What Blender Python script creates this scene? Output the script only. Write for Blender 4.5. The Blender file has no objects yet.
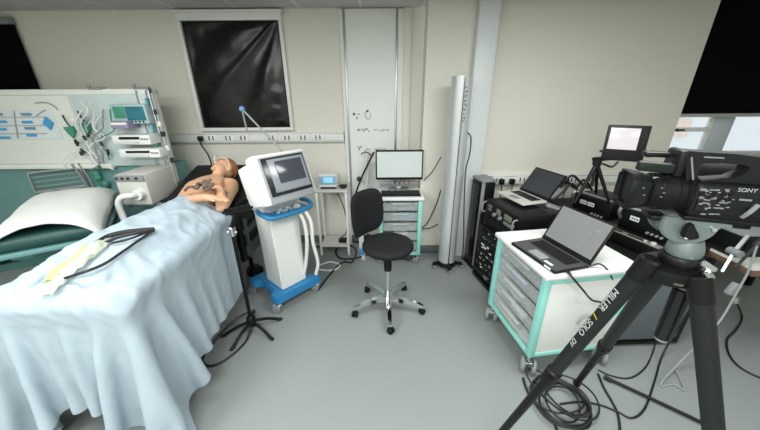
import bpy, bmesh, math, random
import numpy as np
from mathutils import Matrix, Vector, Euler, noise

random.seed(7)
SC = bpy.context.scene
COL = SC.collection
PI = math.pi
rad = math.radians

# ------------------------------------------------------------------ camera
FPX, PITCH, ROLL, EYE = 300.0, rad(22.2), 0.008, 1.8
cam_d = bpy.data.cameras.new('camera')
cam_d.sensor_width = 36.0
cam_d.lens = 36.0 * FPX / 760.0
cam_d.clip_start = 0.02
cam = bpy.data.objects.new('camera', cam_d)
COL.objects.link(cam)
cam.matrix_world = Matrix.Translation((0, 0, EYE)) @ Matrix.Rotation(PI / 2 - PITCH, 4, 'X') @ Matrix.Rotation(-ROLL, 4, 'Z')
SC.camera = cam


def _ray(x, y):
    u, v = x - 380.0, y - 215.0
    u, v = u * math.cos(ROLL) - v * math.sin(ROLL), u * math.sin(ROLL) + v * math.cos(ROLL)
    a, b = u / FPX, v / FPX
    return a, math.cos(PITCH) - b * math.sin(PITCH), -math.sin(PITCH) - b * math.cos(PITCH)


def py(x, y, Y):          # the point of the vertical plane at depth Y seen in that direction
    r = _ray(x, y)
    t = Y / r[1]
    return Vector((r[0] * t, Y, EYE + r[2] * t))


def pz(x, y, z):          # the point at height z seen in that direction
    r = _ray(x, y)
    t = (z - EYE) / r[2]
    return Vector((r[0] * t, r[1] * t, z))


# ------------------------------------------------------------------ materials
def lin(h):
    h = h.lstrip('#')
    o = []
    for i in (0, 2, 4):
        c = int(h[i:i + 2], 16) / 255.0
        o.append(c / 12.92 if c <= 0.04045 else ((c + 0.055) / 1.055) ** 2.4)
    return (o[0], o[1], o[2], 1.0)


MATS = {}


def mat(name, col, rough=0.5, metal=0.0, var=0.06, scale=8.0, bump=0.0, bscale=60.0, emit=None, estr=0.0,
        trans=0.0, alpha=1.0, coat=0.0, stretch=None, spec=0.5):
    m = bpy.data.materials.new(name)
    m.use_nodes = True
    nt = m.node_tree
    b = nt.nodes['Principled BSDF']
    b.inputs['Roughness'].default_value = rough
    b.inputs['Metallic'].default_value = metal
    b.inputs['Specular IOR Level'].default_value = spec
    if coat:
        b.inputs['Coat Weight'].default_value = coat
    if trans:
        b.inputs['Transmission Weight'].default_value = trans
    if alpha < 1:
        b.inputs['Alpha'].default_value = alpha
    c = lin(col)
    tc = nt.nodes.new('ShaderNodeTexCoord')
    mp = nt.nodes.new('ShaderNodeMapping')
    if stretch:
        mp.inputs['Scale'].default_value = stretch
    nt.links.new(tc.outputs['Object'], mp.inputs['Vector'])
    n = nt.nodes.new('ShaderNodeTexNoise')
    n.inputs['Scale'].default_value = scale
    n.inputs['Detail'].default_value = 4
    nt.links.new(mp.outputs[0], n.inputs['Vector'])
    mx = nt.nodes.new('ShaderNodeMix')
    mx.data_type = 'RGBA'
    mx.inputs[6].default_value = tuple(max(0, v * (1 - var)) for v in c[:3]) + (1,)
    mx.inputs[7].default_value = tuple(min(1, v * (1 + var)) for v in c[:3]) + (1,)
    nt.links.new(n.outputs['Fac'], mx.inputs[0])
    nt.links.new(mx.outputs[2], b.inputs['Base Color'])
    if bump:
        n2 = nt.nodes.new('ShaderNodeTexNoise')
        n2.inputs['Scale'].default_value = bscale
        n2.inputs['Detail'].default_value = 3
        nt.links.new(mp.outputs[0], n2.inputs['Vector'])
        bp = nt.nodes.new('ShaderNodeBump')
        bp.inputs['Strength'].default_value = bump
        bp.inputs['Distance'].default_value = 0.01
        nt.links.new(n2.outputs['Fac'], bp.inputs['Height'])
        nt.links.new(bp.outputs[0], b.inputs['Normal'])
    if emit:
        b.inputs['Emission Color'].default_value = lin(emit)
        b.inputs['Emission Strength'].default_value = estr
    MATS[name] = m
    return m


M_wall = mat('painted_wall', '#dcdacf', 0.75, var=0.015, scale=3, bump=0.05, bscale=180)
M_floor = mat('vinyl_floor', '#878d8b', 0.5, var=0.05, scale=240, bump=0.03, bscale=300, spec=0.3)
M_skirt = mat('skirting_vinyl', '#61676a', 0.5)
M_white = mat('white_paint', '#e3e5e2', 0.4, var=0.02)
M_whitep = mat('white_plastic', '#e4e6e3', 0.35, var=0.02)
M_riser = mat('riser_white', '#d9dfe0', 0.45, var=0.02)
M_board = mat('whiteboard_face', '#e9ece8', 0.5, var=0.01)
M_ink = mat('marker_ink', '#5a5f63', 0.6)
M_alu = mat('aluminium', '#b9bdbf', 0.35, 0.9, var=0.04)
M_chrome = mat('chrome', '#d8dadc', 0.12, 1.0, var=0.02)
M_steel = mat('brushed_steel', '#cdd2d4', 0.34, 0.45, var=0.05, scale=20, stretch=(30, 30, .4))
M_black = mat('black_plastic', '#0f1011', 0.45, var=0.1, spec=0.3)
M_blackm = mat('black_metal', '#111213', 0.4, 0.15, var=0.1, spec=0.3)
M_rubber = mat('rubber', '#0e0f0f', 0.7)
M_cable = mat('cable_black', '#1a1b1d', 0.5)
M_cableg = mat('cable_grey', '#8f9494', 0.5)
M_fabric = mat('black_upholstery', '#1b1c1f', 0.75, var=0.08, spec=0.3, bump=0.15, bscale=220)
M_sheeting = mat('black_polythene', '#070808', 0.24, var=0.15, bump=0.25, bscale=9, spec=0.4)
M_blind = mat('blackout_fabric', '#050506', 0.9, var=0.05, spec=0.1)
M_cream = mat('cream_panel', '#e0e3dc', 0.4, var=0.02)
M_teal = mat('teal_laminate', '#628e8d', 0.45, var=0.05)
M_tealdark = mat('dark_teal_pad', '#1f4642', 0.5, var=0.08)
M_mint = mat('mint_extrusion', '#92d6cb', 0.4, var=0.03)
M_blue = mat('blue_plastic', '#2c7db2', 0.35, var=0.05)
M_bluel = mat('blue_label', '#3f9fd0', 0.5)
M_grey = mat('grey_plastic', '#85898b', 0.45, var=0.04)
M_lgrey = mat('light_grey_casing', '#c9c9c2', 0.4, var=0.02)
M_dgrey = mat('dark_grey_plastic', '#2c2f31', 0.45, var=0.08, spec=0.3)
M_hdgrey = mat('tripod_head_grey', '#75807f', 0.35, 0.3, var=0.05)
M_skin = mat('vinyl_skin', '#d8a988', 0.45, var=0.07, scale=12)
M_cap = mat('brown_cap', '#a9683f', 0.6, var=0.1, scale=20)
M_tan = mat('brown_strap', '#6b5a50', 0.6, var=0.6, scale=25)
M_cloth = mat('pale_blue_cotton', '#a4b3bc', 0.85, var=0.03, scale=6, bump=0.12, bscale=14, spec=0.2)
M_pillow = mat('white_cover', '#dfe1dd', 0.75, var=0.02, bump=0.1, bscale=18)
M_clear = mat('clear_plastic', '#e4ebe8', 0.12, var=0.02, alpha=0.35)
M_film = mat('plastic_film', '#d3dac8', 0.15, var=0.05, alpha=0.5, bump=0.4, bscale=40)
M_yellow = mat('yellow_green_pack', '#cbd67c', 0.5)
M_drawer = mat('drawer_plastic', '#e2e8e8', 0.15, var=0.05, alpha=0.24)
M_wood = mat('brown_wood', '#6b5747', 0.5, var=0.2, scale=5, stretch=(1, 12, 12))
M_slate = mat('slate_panel', '#5d656b', 0.5, var=0.03)
M_green = mat('green_tube', '#3f8a74', 0.5)
M_purple = mat('purple_grey', '#8d84a0', 0.45)
M_gold = mat('yellow_mark', '#d8b13a', 0.5)
M_print = mat('white_print', '#d9dcda', 0.5)
M_scr_dark = mat('dim_screen', '#33373c', 0.15, emit='#4a5056', estr=0.35, var=0.15, scale=3)
M_scr_panel = mat('dim_screen_side', '#777d82', 0.2, emit='#7b8186', estr=0.4)
M_scr_white = mat('white_screen', '#aab2b0', 0.2, emit='#c3cdcb', estr=0.28, var=0.02)
M_scr_pink = mat('bright_screen', '#8f8c8f', 0.2, emit='#f0e9ee', estr=0.4, var=0.02)
M_scr_grey = mat('grey_screen', '#777978', 0.25, emit='#8f908d', estr=0.12, var=0.03)
M_scr_off = mat('off_screen', '#33353a', 0.2, var=0.08)
M_scr_teal = mat('teal_screen', '#1f5a66', 0.25, emit='#2a6a76', estr=0.3, var=0.4, scale=30)
M_scr_lcd = mat('lcd_blue', '#7fb7d6', 0.3, emit='#8fc8e6', estr=0.4)
M_render = mat('outside_render', '#e8ecee', 0.8)
M_brick = mat('outside_brick', '#ead6c8', 0.8, var=0.2, scale=20)
M_glass = mat('window_glass', '#f2f6f6', 0.02, trans=1.0, var=0.0)

# ceiling: tiles with a slim grid
M_ceil = mat('ceiling_tile', '#a9aba8', 0.8, var=0.02)
nt = M_ceil.node_tree
bk = nt.nodes.new('ShaderNodeTexBrick')
bk.offset = 0.0
bk.inputs['Color1'].default_value = lin('#bcbebb')
bk.inputs['Color2'].default_value = lin('#b7b9b7')
bk.inputs['Mortar'].default_value = lin('#d3d5d2')
bk.inputs['Scale'].default_value = 1.0
bk.inputs['Mortar Size'].default_value = 0.012
bk.inputs['Brick Width'].default_value = 0.6
bk.inputs['Row Height'].default_value = 0.6
tcn = [n for n in nt.nodes if n.type == 'TEX_COORD'][0]
mpn = nt.nodes.new('ShaderNodeMapping')
mpn.inputs['Location'].default_value = (0.17, 0.1, 0)
nt.links.new(tcn.outputs['Object'], mpn.inputs['Vector'])
nt.links.new(mpn.outputs[0], bk.inputs['Vector'])
nt.links.new(bk.outputs['Color'], nt.nodes['Principled BSDF'].inputs['Base Color'])


# ------------------------------------------------------------------ mesh builder
class MB:
    def __init__(s):
        s.bm = bmesh.new()
        s.smooth = True

    def _xf(s, verts, M):
        bmesh.ops.transform(s.bm, matrix=M, verts=verts)

    def box(s, c, d, rot=(0, 0, 0), bev=0.004, seg=2):
        r = bmesh.ops.create_cube(s.bm, size=1.0)
        vs = r['verts']
        s._xf(vs, Matrix.Diagonal((d[0], d[1], d[2], 1)))
        M = Matrix.Translation(c) @ Euler(rot).to_matrix().to_4x4()
        bev = min(bev, 0.45 * min(d))
        if bev > 0:
            es = list({e for v in vs for e in v.link_edges})
            r2 = bmesh.ops.bevel(s.bm, geom=es, offset=bev, segments=seg, affect='EDGES', profile=0.5)
            vs = list({v for f in r2['faces'] for v in f.verts} | {v for v in vs if v.is_valid})
        s._xf(vs, M)
        return s

    def box2(s, a, b, bev=0.004, seg=2):
        a, b = Vector(a), Vector(b)
        d = b - a
        return s.box((a + b) / 2, (abs(d.x), abs(d.y), abs(d.z)), bev=bev, seg=seg)

    def bar(s, p0, p1, w, h, bev=0.003):       # rectangular bar between two points
        p0, p1 = Vector(p0), Vector(p1)
        d = p1 - p0
        q = d.to_track_quat('Z', 'Y')
        r = bmesh.ops.create_cube(s.bm, size=1.0)
        vs = r['verts']
        s._xf(vs, Matrix.Diagonal((w, h, d.length, 1)))
        if bev > 0:
            es = list({e for v in vs for e in v.link_edges})
            r2 = bmesh.ops.bevel(s.bm, geom=es, offset=min(bev, .4 * min(w, h)), segments=2, affect='EDGES')
            vs = list({v for f in r2['faces'] for v in f.verts} | {v for v in vs if v.is_valid})
        s._xf(vs, Matrix.Translation((p0 + p1) / 2) @ q.to_matrix().to_4x4())
        return s

    def cyl(s, p0, p1, r0, r1=None, n=20, bev=0.0):
        p0, p1 = Vector(p0), Vector(p1)
        r1 = r0 if r1 is None else r1
        d = p1 - p0
        L = d.length
        b = min(bev, L * .4, min(r0, r1) * .6) if bev else 0
        prof = [(0, 0), (r0 - b, 0)] + ([(r0, b), (r1, L - b)] if b else [(r0, 0.0)] if False else []) + [(r1 - b, L), (0, L)]
        if not b:
            prof = [(0, 0), (r0, 0), (r1, L), (0, L)]
        q = d.to_track_quat('Z', 'Y')
        return s.lathe(prof, M=Matrix.Translation(p0) @ q.to_matrix().to_4x4(), n=n)

    def lathe(s, prof, c=(0, 0, 0), M=None, n=28, sx=1.0, sy=1.0):
        M = M if M is not None else Matrix.Translation(c)
        rings = []
        for (r, z) in prof:
            if r <= 1e-6:
                rings.append([s.bm.verts.new(M @ Vector((0, 0, z)))])
            else:
                rings.append([s.bm.verts.new(M @ Vector((r * sx * math.cos(2 * PI * k / n), r * sy * math.sin(2 * PI * k / n), z))) for k in range(n)])
        for A, B in zip(rings[:-1], rings[1:]):
            for k in range(n):
                k2 = (k + 1) % n
                if len(A) == 1 and len(B) == 1:
                    continue
                try:
                    if len(A) == 1:
                        s.bm.faces.new((A[0], B[k2], B[k]))
                    elif len(B) == 1:
                        s.bm.faces.new((A[k], A[k2], B[0]))
                    else:
                        s.bm.faces.new((A[k], A[k2], B[k2], B[k]))
                except ValueError:
                    pass
        return s

    def tube(s, pts, r, n=8, closed=False, sub=6, rr=None):
        P = [Vector(p) for p in pts]
        if sub > 1 and len(P) > 2:
            Q = []
            N = len(P)
            rng = range(N) if closed else range(N - 1)
            for i in rng:
                p0 = P[(i - 1) % N] if closed or i > 0 else P[0] * 2 - P[1]
                p1, p2 = P[i], P[(i + 1) % N]
                p3 = P[(i + 2) % N] if closed or i + 2 < N else P[-1] * 2 - P[-2]
                for k in range(sub):
                    t = k / sub
                    Q.append(0.5 * ((2 * p1) + (-p0 + p2) * t + (2 * p0 - 5 * p1 + 4 * p2 - p3) * t * t + (-p0 + 3 * p1 - 3 * p2 + p3) * t ** 3))
            if not closed:
                Q.append(P[-1])
            P = Q
        N = len(P)
        nrm = None
        rings = []
        for i in range(N):
            a = P[i - 1] if (i > 0 or closed) else P[0]
            b = P[(i + 1) % N] if (i < N - 1 or closed) else P[-1]
            t = (b - a)
            if t.length < 1e-9:
                t = Vector((0, 0, 1))
            t.normalize()
            if nrm is None:
                nrm = t.orthogonal().normalized()
            nrm = (nrm - t * nrm.dot(t))
            if nrm.length < 1e-6:
                nrm = t.orthogonal()
            nrm.normalize()
            bi = t.cross(nrm)
            R = r if rr is None else rr[0] + (rr[1] - rr[0]) * i / max(1, N - 1)
            rings.append([s.bm.verts.new(P[i] + (nrm * math.cos(2 * PI * k / n) + bi * math.sin(2 * PI * k / n)) * R) for k in range(n)])
        rng = range(N) if closed else range(N - 1)
        for i in rng:
            A, B = rings[i], rings[(i + 1) % N]
            for k in range(n):
                s.bm.faces.new((A[k], A[(k + 1) % n], B[(k + 1) % n], B[k]))
        if not closed:
            s.bm.faces.new(rings[0][::-1])
            s.bm.faces.new(rings[-1])
        return s

    def prism(s, poly, h, M=None, bev=0.0):      # polygon in local XY pushed along local Z
        M = M or Matrix.Identity(4)
        lo = [s.bm.verts.new((p[0], p[1], 0)) for p in poly]
        f = s.bm.faces.new(lo)
        r = bmesh.ops.extrude_face_region(s.bm, geom=[f])
        up = [v for v in r['geom'] if isinstance(v, bmesh.types.BMVert)]
        for v in up:
            v.co.z += h
        vs = lo + up
        if bev:
            es = [e for e in {e for v in vs for e in v.link_edges}]
            r2 = bmesh.ops.bevel(s.bm, geom=es, offset=bev, segments=2, affect='EDGES')
            vs = list({v for f in r2['faces'] for v in f.verts} | {v for v in vs if v.is_valid})
        s._xf(vs, M)
        return s

    def ell(s, c, r, rot=(0, 0, 0), n=24, m=14):
        res = bmesh.ops.create_uvsphere(s.bm, u_segments=n, v_segments=m, radius=1.0)
        M = Matrix.Translation(c) @ Euler(rot).to_matrix().to_4x4() @ Matrix.Diagonal((r[0], r[1], r[2], 1))
        s._xf(res['verts'], M)
        return s

    def sheet(s, fn, nu, nv, thick=0.0):
        g = [[s.bm.verts.new(fn(i / nu, j / nv)) for j in range(nv + 1)] for i in range(nu + 1)]
        for i in range(nu):
            for j in range(nv):
                s.bm.faces.new((g[i][j], g[i + 1][j], g[i + 1][j + 1], g[i][j + 1]))
        return s

    def xf(s, M):
        bmesh.ops.transform(s.bm, matrix=M, verts=s.bm.verts[:])
        return s


def obj(name, mb, m, parent=None, label=None, world=False, angle=38, kind=None, fixn=True):
    bm = mb.bm
    if fixn:
        bmesh.ops.recalc_face_normals(bm, faces=bm.faces[:])
    me = bpy.data.meshes.new(name)
    if parent is not None and world:
        bmesh.ops.transform(bm, matrix=abs_matrix(parent).inverted(), verts=bm.verts[:])
    o_loc = None
    if parent is None:
        xs = [v.co for v in bm.verts]
        o_loc = Vector((sum(v.x for v in xs) / len(xs), sum(v.y for v in xs) / len(xs), min(v.z for v in xs)))
        if kind != 'structure':
            bmesh.ops.translate(bm, vec=-o_loc, verts=bm.verts[:])
        else:
            o_loc = Vector((0, 0, 0))
    bm.to_mesh(me)
    bm.free()
    me.materials.append(m)
    for p in me.polygons:
        p.use_smooth = True
    me.set_sharp_from_angle(angle=rad(angle))
    o = bpy.data.objects.new(name, me)
    COL.objects.link(o)
    if parent is not None:
        o.parent = parent
    else:
        o.location = o_loc
    if label:
        o['label'] = label
    if kind:
        o['kind'] = kind
    return o


def abs_matrix(o):
    M = Matrix.Translation(o.location) @ o.rotation_euler.to_matrix().to_4x4()
    return abs_matrix(o.parent) @ M if o.parent else M


def thing(name, label, cat, loc=(0, 0, 0), rz=0.0, group=None):
    o = bpy.data.objects.new(name, None)
    o.empty_display_size = 0.1
    COL.objects.link(o)
    o.location = loc
    o.rotation_euler = (0, 0, rz)
    o['label'] = label
    o['category'] = cat
    if group:
        o['group'] = group
    return o


def tag(o, label, cat, group=None, kind=None):
    o['label'] = label
    o['category'] = cat
    if group:
        o['group'] = group
    if kind:
        o['kind'] = kind
    return o


def struct(name, mb, m, parent=None):
    return obj(name, mb, m, parent, kind=None if parent else 'structure')


def kids(o):
    return [c for c in bpy.data.objects if c.parent == o]


def dup(o, parent=None):
    c = o.copy()
    COL.objects.link(c)
    if parent is not None:
        c.parent = parent
    for k in kids(o):
        dup(k, c)
    return c


def text_mb(txt, size, M, depth=0.001):
    cu = bpy.data.curves.new('lettering', 'FONT')
    cu.body = txt
    cu.size = size
    cu.extrude = depth
    cu.align_x = 'CENTER'
    cu.align_y = 'CENTER'
    t = bpy.data.objects.new('lettering', cu)
    COL.objects.link(t)
    dg = bpy.context.evaluated_depsgraph_get()
    me = bpy.data.meshes.new_from_object(t.evaluated_get(dg))
    b = MB()
    b.bm.from_mesh(me)
    b.xf(M)
    bpy.data.objects.remove(t)
    bpy.data.curves.remove(cu)
    bpy.data.meshes.remove(me)
    return b


def frame_M(o, xdir, ydir):
    x = Vector(xdir).normalized()
    z = x.cross(Vector(ydir)).normalized()
    y = z.cross(x)
    M = Matrix.Identity(4)
    for i in range(3):
        M[i][0], M[i][1], M[i][2], M[i][3] = x[i], y[i], z[i], o[i]
    return M


def caster(parent, p, r=0.035, wheel=M_grey, fork=M_chrome, name='caster', rz=0.6, parts=True):
    """swivel castor with a fork and a twin wheel; touches the ground under p"""
    a = Vector((math.cos(rz), math.sin(rz), 0))
    side = Vector((-a.y, a.x, 0))
    c = Vector((p[0], p[1], r)) + a * r * .4
    b = MB()
    b.cyl(Vector((p[0], p[1], p[2])), Vector((p[0], p[1], r * 1.9)), r * .3, n=12)
    b.box((p[0] + a.x * r * .25, p[1] + a.y * r * .25, r * 1.75), (r * 1.5, r * 1.05, r * .5), (0, 0, rz), bev=r * .15)
    for sg in (-1, 1):
        b.bar(c + side * sg * r * .2 + Vector((0, 0, r * .8)), c + side * sg * r * .2, r * .5, r * .12, bev=0)
    f = obj(name, b, fork, parent)
    w = MB()
    for sg in (-1, 1):
        w.cyl(c + side * sg * r * .3, c + side * sg * r * .85, r, n=20, bev=r * .15)
    w.cyl(c - side * r * .9, c + side * r * .9, r * .25, n=10)
    obj('wheel', w, wheel, f)
    return f


# ================================================================== THE ROOM
b = MB(); b.box2((-4.6, -2.6, -0.1), (4.6, 3.6, 0), bev=0); struct('floor', b, M_floor)
b = MB(); b.box2((-4.7, -2.7, 2.57), (4.7, 3.7, 2.67), bev=0); struct('ceiling', b, M_ceil)
b = MB(); b.box2((-4.7, 3.5, 0), (0.46, 3.7, 2.57), bev=0); struct('wall_back', b, M_wall)
WY = 3.2
wx0, wx1, wz0, wz1 = 3.065, 4.56, 1.12, 2.565
b = MB()
b.box2((0.45, WY, 0), (wx0, 3.42, 2.57), bev=0)
b.box2((wx1, WY, 0), (4.7, 3.42, 2.57), bev=0)
b.box2((wx0, WY, 0), (wx1, 3.42, wz0), bev=0)
b.box2((wx0, WY, wz1), (wx1, 3.42, 2.57), bev=0)
struct('wall_projecting', b, M_wall)
b = MB(); b.box2((-4.7, -2.7, 0), (-4.6, 3.5, 2.57), bev=0); struct('wall_left', b, M_wall)
b = MB(); b.box2((4.6, -2.7, 0), (4.7, 3.2, 2.57), bev=0); struct('wall_right', b, M_wall)
b = MB(); b.box2((-4.6, -2.7, 0), (4.6, -2.6, 2.57), bev=0); struct('wall_front', b, M_wall)


def skirt(name, a, c):
    b = MB(); b.box2(a, c, bev=0.006); struct(name, b, M_skirt)


skirt('baseboard_back', (-4.6, 3.485, 0), (0.45, 3.5, 0.1))
skirt('baseboard_projecting', (0.44, 3.185, 0), (4.6, 3.2, 0.1))
skirt('baseboard_return', (0.435, 3.2, 0), (0.45, 3.485, 0.1))
# white boxed-in riser beside the silver column
b = MB(); b.box2((0.885, 3.1, 0.0), (1.075, 3.2, 2.57), bev=0.012); struct('trim_1', b, M_riser)
# cream vertical boxing right of the board
b = MB(); b.box2((0.25, 3.46, 0.0), (0.33, 3.5, 2.57), bev=0.01); struct('trim_2', b, M_wall)

# window with the black sheet
w1 = bpy.data.objects.new('window_1', None); COL.objects.link(w1); w1.location = (-1.47, 3.5, 1.42); w1['kind'] = 'structure'
b = MB()
fx0, fx1, fz0, fz1 = -1.995, -0.955, 1.415, 2.545
b.box2((fx0, 3.455, fz1 - .075), (fx1, 3.5, fz1), bev=0.006)
b.box2((fx0, 3.455, fz0), (fx1, 3.5, fz0 + .035), bev=0.006)
b.box2((fx0, 3.455, fz0 + .035), (fx0 + .04, 3.5, fz1 - .075), bev=0.006)
b.box2((fx1 - .035, 3.455, fz0 + .035), (fx1, 3.5, fz1 - .075), bev=0.006)
obj('window_frame', b, M_white, w1, world=True)
b = MB(); b.box2((fx0 - .01, 3.43, fz1 - .012), (fx1 + .02, 3.5, fz1 + .012), bev=0.004)
obj('window_head_trim', b, M_white, w1, world=True)


def sheeting(u, v):
    x = fx0 + .045 + u * (fx1 - fx0 - .085)
    z = fz0 + .038 + v * (fz1 - fz0 - .116)
    d = 0.0
    # broad diagonal folds fanning out of the upper right corner, crumples at both sides
    d += .010 * math.sin(9 * (u * 0.9 - v * .5) + 2 * math.sin(3 * v))
    a = math.atan2(1.05 - v, 1.02 - u)
    d += .018 * math.exp(-((a - 1.18) / .12) ** 2) * min(1, math.hypot(1.05 - v, 1.02 - u) * 1.4)
    d += .014 * math.exp(-((a - .72) / .08) ** 2)
    d += .010 * noise.noise(Vector((u * 9, v * 5, 2.0))) * max(0, 1 - u * 3)
    d += .014 * noise.noise(Vector((u * 8, v * 10, 5.0))) * max(0, u * 2 - 1) * max(0, 1.1 - 2 * v)
    d += .006 * noise.noise(Vector((u * 4, v * 4, 9.0)))
    e = min(u, 1 - u, v, 1 - v)
    return (x, 3.483 - max(-.012, min(.028, d)) * min(1, e * 14), z)


b = MB(); b.sheet(sheeting, 70, 70)
o = obj('blackout_sheet', b, M_sheeting, angle=180)
tag(o, 'wrinkled glossy black plastic sheet covering the white framed window', 'plastic sheet')
sm = o.modifiers.new('thickness', 'SOLIDIFY'); sm.thickness = 0.002

# black roller blind over the window far left
t = thing('roller_blind', 'flat black roller blind with grey cassette above the cream panel', 'blind', (-4.0, 3.5, 1.5))
b = MB(); b.box2((-4.4, 3.462, 1.5), (-3.60, 3.468, 2.45), bev=0.001); obj('blind_fabric', b, M_blind, t, world=True)
b = MB(); b.box2((-4.42, 3.43, 2.45), (-3.605, 3.5, 2.51), bev=0.006); obj('cassette', b, M_grey, t, world=True)
b = MB(); b.box2((-4.4, 3.455, 1.47), (-3.60, 3.475, 1.5), bev=0.004); obj('bottom_bar', b, M_alu, t, world=True)

# window on the right, half covered by a black blind
w3 = bpy.data.objects.new('window_2', None); COL.objects.link(w3); w3.location = (3.7, 3.35, wz0); w3['kind'] = 'structure'
b = MB()
yf0, yf1 = 3.33, 3.38
mx0 = py(716, 118, 3.33).x
mx1 = py(736, 118, 3.33).x
for (x0, x1) in ((wx0, wx0 + .02), (mx0 - .03, mx0), (wx1 - .04, wx1)):
    b.box2((x0, yf0, wz0), (x1, yf1, wz1), bev=0.005)
b.box2((wx0, yf0, wz0), (wx1, yf1, wz0 + .05), bev=0.005)
b.box2((wx0, yf0, wz1 - .05), (wx1, yf1, wz1), bev=0.005)
b.box2((wx0 + .02, yf0 - .01, 1.385), (mx0 - .02, yf1, 1.425), bev=0.005)
obj('window_frame', b, M_white, w3, world=True)
b = MB(); b.box2((mx0, yf0, wz0 + .05), (mx1, yf1, wz1 - .05), bev=0.005); obj('mullion', b, mat('mullion_blue_grey', '#c3ced4', 0.4), w3, world=True)
b = MB(); b.box2((3.17, yf0 - .03, 1.395), (3.27, yf0 - .012, 1.412), bev=0.004); b.cyl((3.19, yf0 - .03, 1.404), (3.19, yf0, 1.404), .012, n=12)
obj('window_handle', b, M_dgrey, w3, world=True)
b = MB(); b.box2((wx0, 3.35, wz0 + .05), (wx1, 3.356, wz1 - .05), bev=0); obj('pane', b, M_glass, w3, world=True)
b = MB(); b.box2((wx0 - .0, 3.16, wz0 - .03), (wx1 + .03, 3.33, wz0), bev=0.006); obj('window_sill', b, M_white, w3, world=True)
t = thing('roller_blind', 'large black roller blind with silver bottom bar half drawn over bright window', 'blind', (3.7, 3.26, 1.6))
b = MB(); b.box2((wx0 + .003, 3.228, 1.575), (wx1 - .003, 3.234, wz1), bev=0.001); obj('blind_fabric', b, M_blind, t, world=True)
b = MB(); b.box2((wx0 + .003, 3.215, 1.542), (wx1 - .003, 3.245, 1.578), bev=0.005); obj('bottom_bar', b, M_alu, t, world=True)
# what stands outside: a pale rendered house with a brick band
t = thing('outside_building', 'pale building seen outside through the uncovered strip of window', 'building', (6.0, 7.5, -1))
b = MB(); b.box2((2.0, 7.5, -1.0), (13.0, 9.5, 3.4), bev=0.02); obj('wall', b, M_render, t, world=True)
b = MB(); b.box2((5.2, 7.42, 0.75), (7.45, 7.5, 1.15), bev=0.01); obj('brick_band', b, M_brick, t, world=True)


# ------------------------------------------------------------------ trunking with sockets
def trunking(name, x0, x1, z0, z1, Y, xs, dark=()):
    r = bpy.data.objects.new(name, None); COL.objects.link(r); r.location = ((x0 + x1) / 2, Y, z0); r['kind'] = 'structure'
    b = MB(); b.box2((x0, Y - .05, z0), (x1, Y, z1), bev=0.006); obj('trunking_body', b, M_white, r, world=True)
    b = MB(); b.box2((x0, Y - .053, z0 + .012), (x1, Y - .05, z0 + .016), bev=0); b.box2((x0, Y - .053, z1 - .016), (x1, Y - .05, z1 - .012), bev=0)
    obj('cover_groove', b, M_grey, r, world=True)
    zc = (z0 + z1) / 2
    for x in xs:
        b = MB(); b.box2((x - .07, Y - .06, zc - .04), (x + .07, Y - .05, zc + .04), bev=0.004)
        p = obj('power_socket', b, M_whitep, r, world=True)
        for sx in (-.022, .022):
            b = MB(); b.box2((x + sx - .006, Y - .0625, zc - .024), (x + sx + .006, Y - .059, zc + .024), bev=0.001)
            obj('switch_slot', b, M_dgrey, p, world=True)
    return r


xs = [py(x, 136, 3.45).x for x in (211, 228, 243, 271, 287, 303, 318)]
trunking('trim_3', -2.5, -0.40, 1.285, 1.395, 3.5, xs)
xs = [py(x, 184, 3.15).x for x in (498, 521, 572, 590)]
trunking('trim_4', 1.09, 3.3, 0.86, 0.97, 3.2, xs)
for (x, y) in ((502, 184), (512, 186), (566, 185)):
    p = py(x, y, 3.1)
    b = MB(); b.box((p.x, 3.117, .905), (.05, .05, .055), bev=0.008)
    b.tube([(p.x, 3.1, .885), (p.x, 3.09, .82), (p.x + .01, 3.12, .7), (p.x + .02, 3.15, .3), (p.x + .03, 3.15, .12), (p.x + .05, 3.12, .006)], .005, n=6)
    o = obj('power_plug', b, M_black)
    tag(o, {502: 'black plug in the low trunking, nearest the slim black tower', 512: 'second black plug in the low trunking beside the rack laptop lid',
            566: 'black plug in the low trunking right of the rack laptop'}[x], 'plug', 'black plugs in the low trunking')
# plug with a looped lead on the long trunking
p = py(200, 137, 3.42)
t = thing('power_lead', 'black plug and hanging lead at left end of the long white trunking', 'power lead', (p.x, 3.44, 1.0))
b = MB(); b.box((p.x, 3.418, 1.34), (.05, .045, .055), bev=0.01); obj('plug', b, M_black, t, world=True)
b = MB(); b.tube([(p.x, 3.4, 1.32), (p.x + .02, 3.38, 1.27), (p.x + .06, 3.4, 1.15), (p.x + .07, 3.42, .95), (p.x + .12, 3.44, .6)], .008, n=6); obj('cord', b, M_cable, t, world=True)

# ------------------------------------------------------------------ whiteboard
t = thing('whiteboard', 'tall white writing board with grey edges and scribbled marks', 'whiteboard', (-.1, 3.5, .35))
bx0, bx1 = py(346, 60, 3.47).x, py(396, 60, 3.47).x
b = MB(); b.box2((bx0, 3.475, .35), (bx1, 3.495, 2.56), bev=0.002); obj('board_panel', b, M_board, t, world=True)
b = MB()
b.box2((bx0 - .012, 3.465, .35), (bx0 + .006, 3.5, 2.56), bev=0.002)
b.box2((bx1 - .006, 3.465, .35), (bx1 + .012, 3.5, 2.56), bev=0.002)
b.box2((bx0 - .012, 3.465, .33), (bx1 + .012, 3.5, .35), bev=0.002)
obj('board_frame', b, M_alu, t, world=True)
b = MB(); b.box2((bx1 + .014, 3.47, .3), (bx1 + .075, 3.5, 2.56), bev=0.006); obj('side_rail', b, M_white, t, world=True)
b = MB(); b.box2((bx0 - .05, 3.47, .3), (bx0 - .014, 3.5, 2.56), bev=0.006); obj('side_rail', b, M_white, t, world=True)
rs = random.Random(3)


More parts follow.
